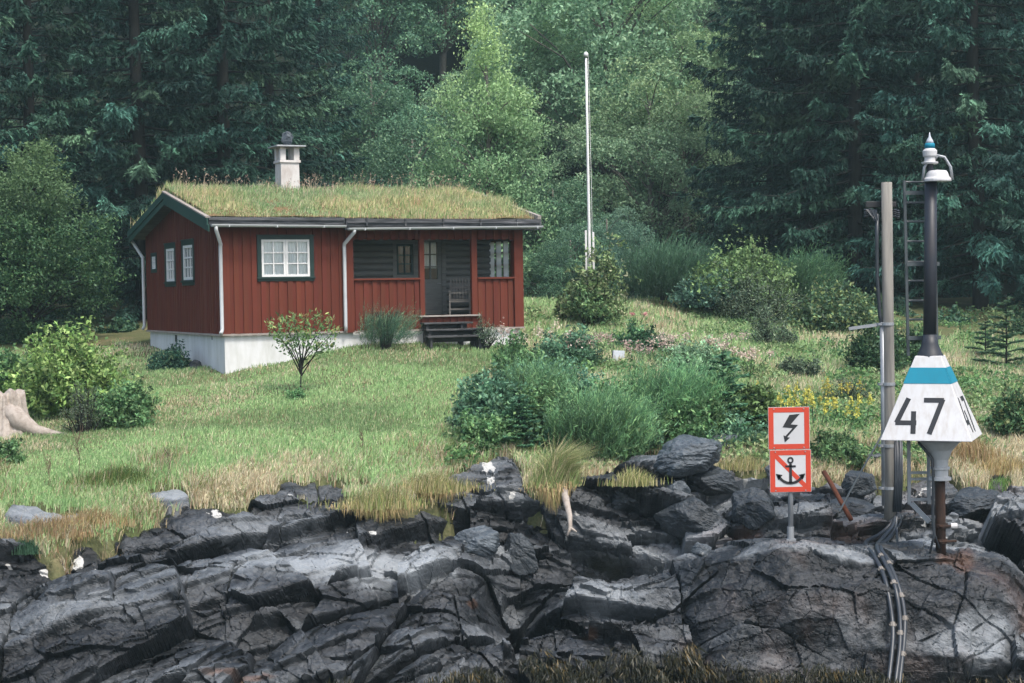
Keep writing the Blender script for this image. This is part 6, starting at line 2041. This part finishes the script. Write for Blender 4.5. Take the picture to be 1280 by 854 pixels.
tussock('fresh green grass patch right of the beacon', 1258, 612, 800, 0.25, 0.26, (0.1, -0.1), [(2, (0.12, 0.24, 0.06)), (1, (0.18, 0.28, 0.08))])
tussock('green grass clump on the lawn edge above the pale-topped rock', 150, 602, 900, 0.4, 0.34, (0.3, -0.2), [(2, (0.10, 0.19, 0.05)), (1, (0.2, 0.25, 0.08))])
tussock('small dark weed among brown grass near the left edge', 32, 690, 500, 0.13, 0.26, (0.1, -0.1), [(1, (0.05, 0.11, 0.06))])
tussock('thin grass tuft on the boulder row above the shelf', 790, 605, 500, 0.2, 0.32, (0.2, -0.1), STR)
tussock('sparse dry grass in front of the big grey boulder', 930, 585, 500, 0.25, 0.28, (0.2, -0.1), STR)

# low leafy plants between the shrubs and over the knoll
gc = MB()
px, py, P = groundpts(36000, 560, 1600, 392, 590, lambda a, b: (rockness(a, b) < 0.3) & (a > 640 - 0.55 * (b - 430)))
m_ = fbm(P[:, 0] * 0.7, P[:, 1] * 0.6, 601, 4) + 0.12 * sstep(0, 1, np.abs(px - 800) / 200.0)
ok = (m_ > 0.02) & ~inhouse(P, 0.4)
P = P[ok]; m_ = m_[ok]
hh_ = (0.06 + 0.30 * (m_ - 0.02).clip(0, 0.6)) * rng.uniform(0.4, 1.3, len(P))
per = 4
Q_ = np.repeat(P, per, 0) + rng.normal(size=(len(P) * per, 3)) * np.array((0.08, 0.08, 0.03)) + np.array((0, 0, 1.0)) * np.repeat(hh_ * 1.1, per)[:, None]
kind = np.repeat(sstep(-0.1, 0.1, fbm(P[:, 0] * 0.9 + 30, P[:, 1] * 0.9, 603, 2)), per)[:, None]
cA = pick(len(Q_), [(2, (0.12, 0.22, 0.08)), (2, (0.08, 0.16, 0.065)), (1, (0.2, 0.3, 0.11))], 0.2)
cB = pick(len(Q_), [(2, (0.22, 0.29, 0.12)), (2, (0.15, 0.22, 0.10)), (1, (0.36, 0.36, 0.2))], 0.2)
leaves(gc, Q_, 0.10 * rng.uniform(0.6, 1.4, len(Q_)), cA * kind + cB * (1 - kind), 0.5, 0.5)
tag(gc.build('ground_cover', M['leaf']), kind='stuff')

# ------------------------------------------------------------------ seaweed at the tide line
sm = MB()
n = 110000
px = rng.uniform(-60, 1380, n); py = rng.uniform(790, 930, n)
lim = np.interp(px, [-60, 200, 330, 480, 560, 640, 760, 860, 900, 960, 1060, 1150, 1230, 1380], [910, 890, 872, 866, 846, 842, 846, 828, 826, 838, 838, 844, 834, 838]) + 14 * fbm(px / 30, px * 0, 501, 3)
ok = py > lim + 6 * rng.normal(size=n) * 0.6
px, py, lim = px[ok], py[ok], lim[ok]
P = surf(px, py)
s_ = P[:, 1] * 0.75 + P[:, 2] * 0.85
P = P + norm(np.array((0, -0.78, 0.62))) * (rock_disp(P[:, 0], s_, px, py))[:, None]
k = len(px)
cl = fbm(P[:, 0] * 2.2, s_ * 2.2, 511, 3)
c = pick(k, [(3, (0.016, 0.019, 0.009)), (2, (0.03, 0.03, 0.012)), (1, (0.011, 0.015, 0.009)), (0.3, (0.07, 0.06, 0.022))], 0.2)
c = np.where((rng.random(k) < 0.5 * sstep(0.1, 0.4, cl) * sstep(30, 0, py - lim))[:, None], pick(k, [(2, (0.11, 0.085, 0.025)), (1, (0.08, 0.07, 0.03))], 0.2), c)
ln = (0.07 + 0.10 * rng.random(k)) * (1 + 0.7 * cl)
dirv = norm(np.stack([0.35 * rng.normal(size=k) + 0.7 * cl, -0.5 + 0.15 * rng.normal(size=k), -0.85 + 0.2 * rng.normal(size=k)], 1)) * 2.2
leaves(sm, P + np.array((0, -0.06, 0.05)) + 0.03 * rng.normal(size=(k, 3)), ln, c, 0.13, 0.4, dirv)
tag(sm.build('seaweed', M['weed']), kind='stuff')
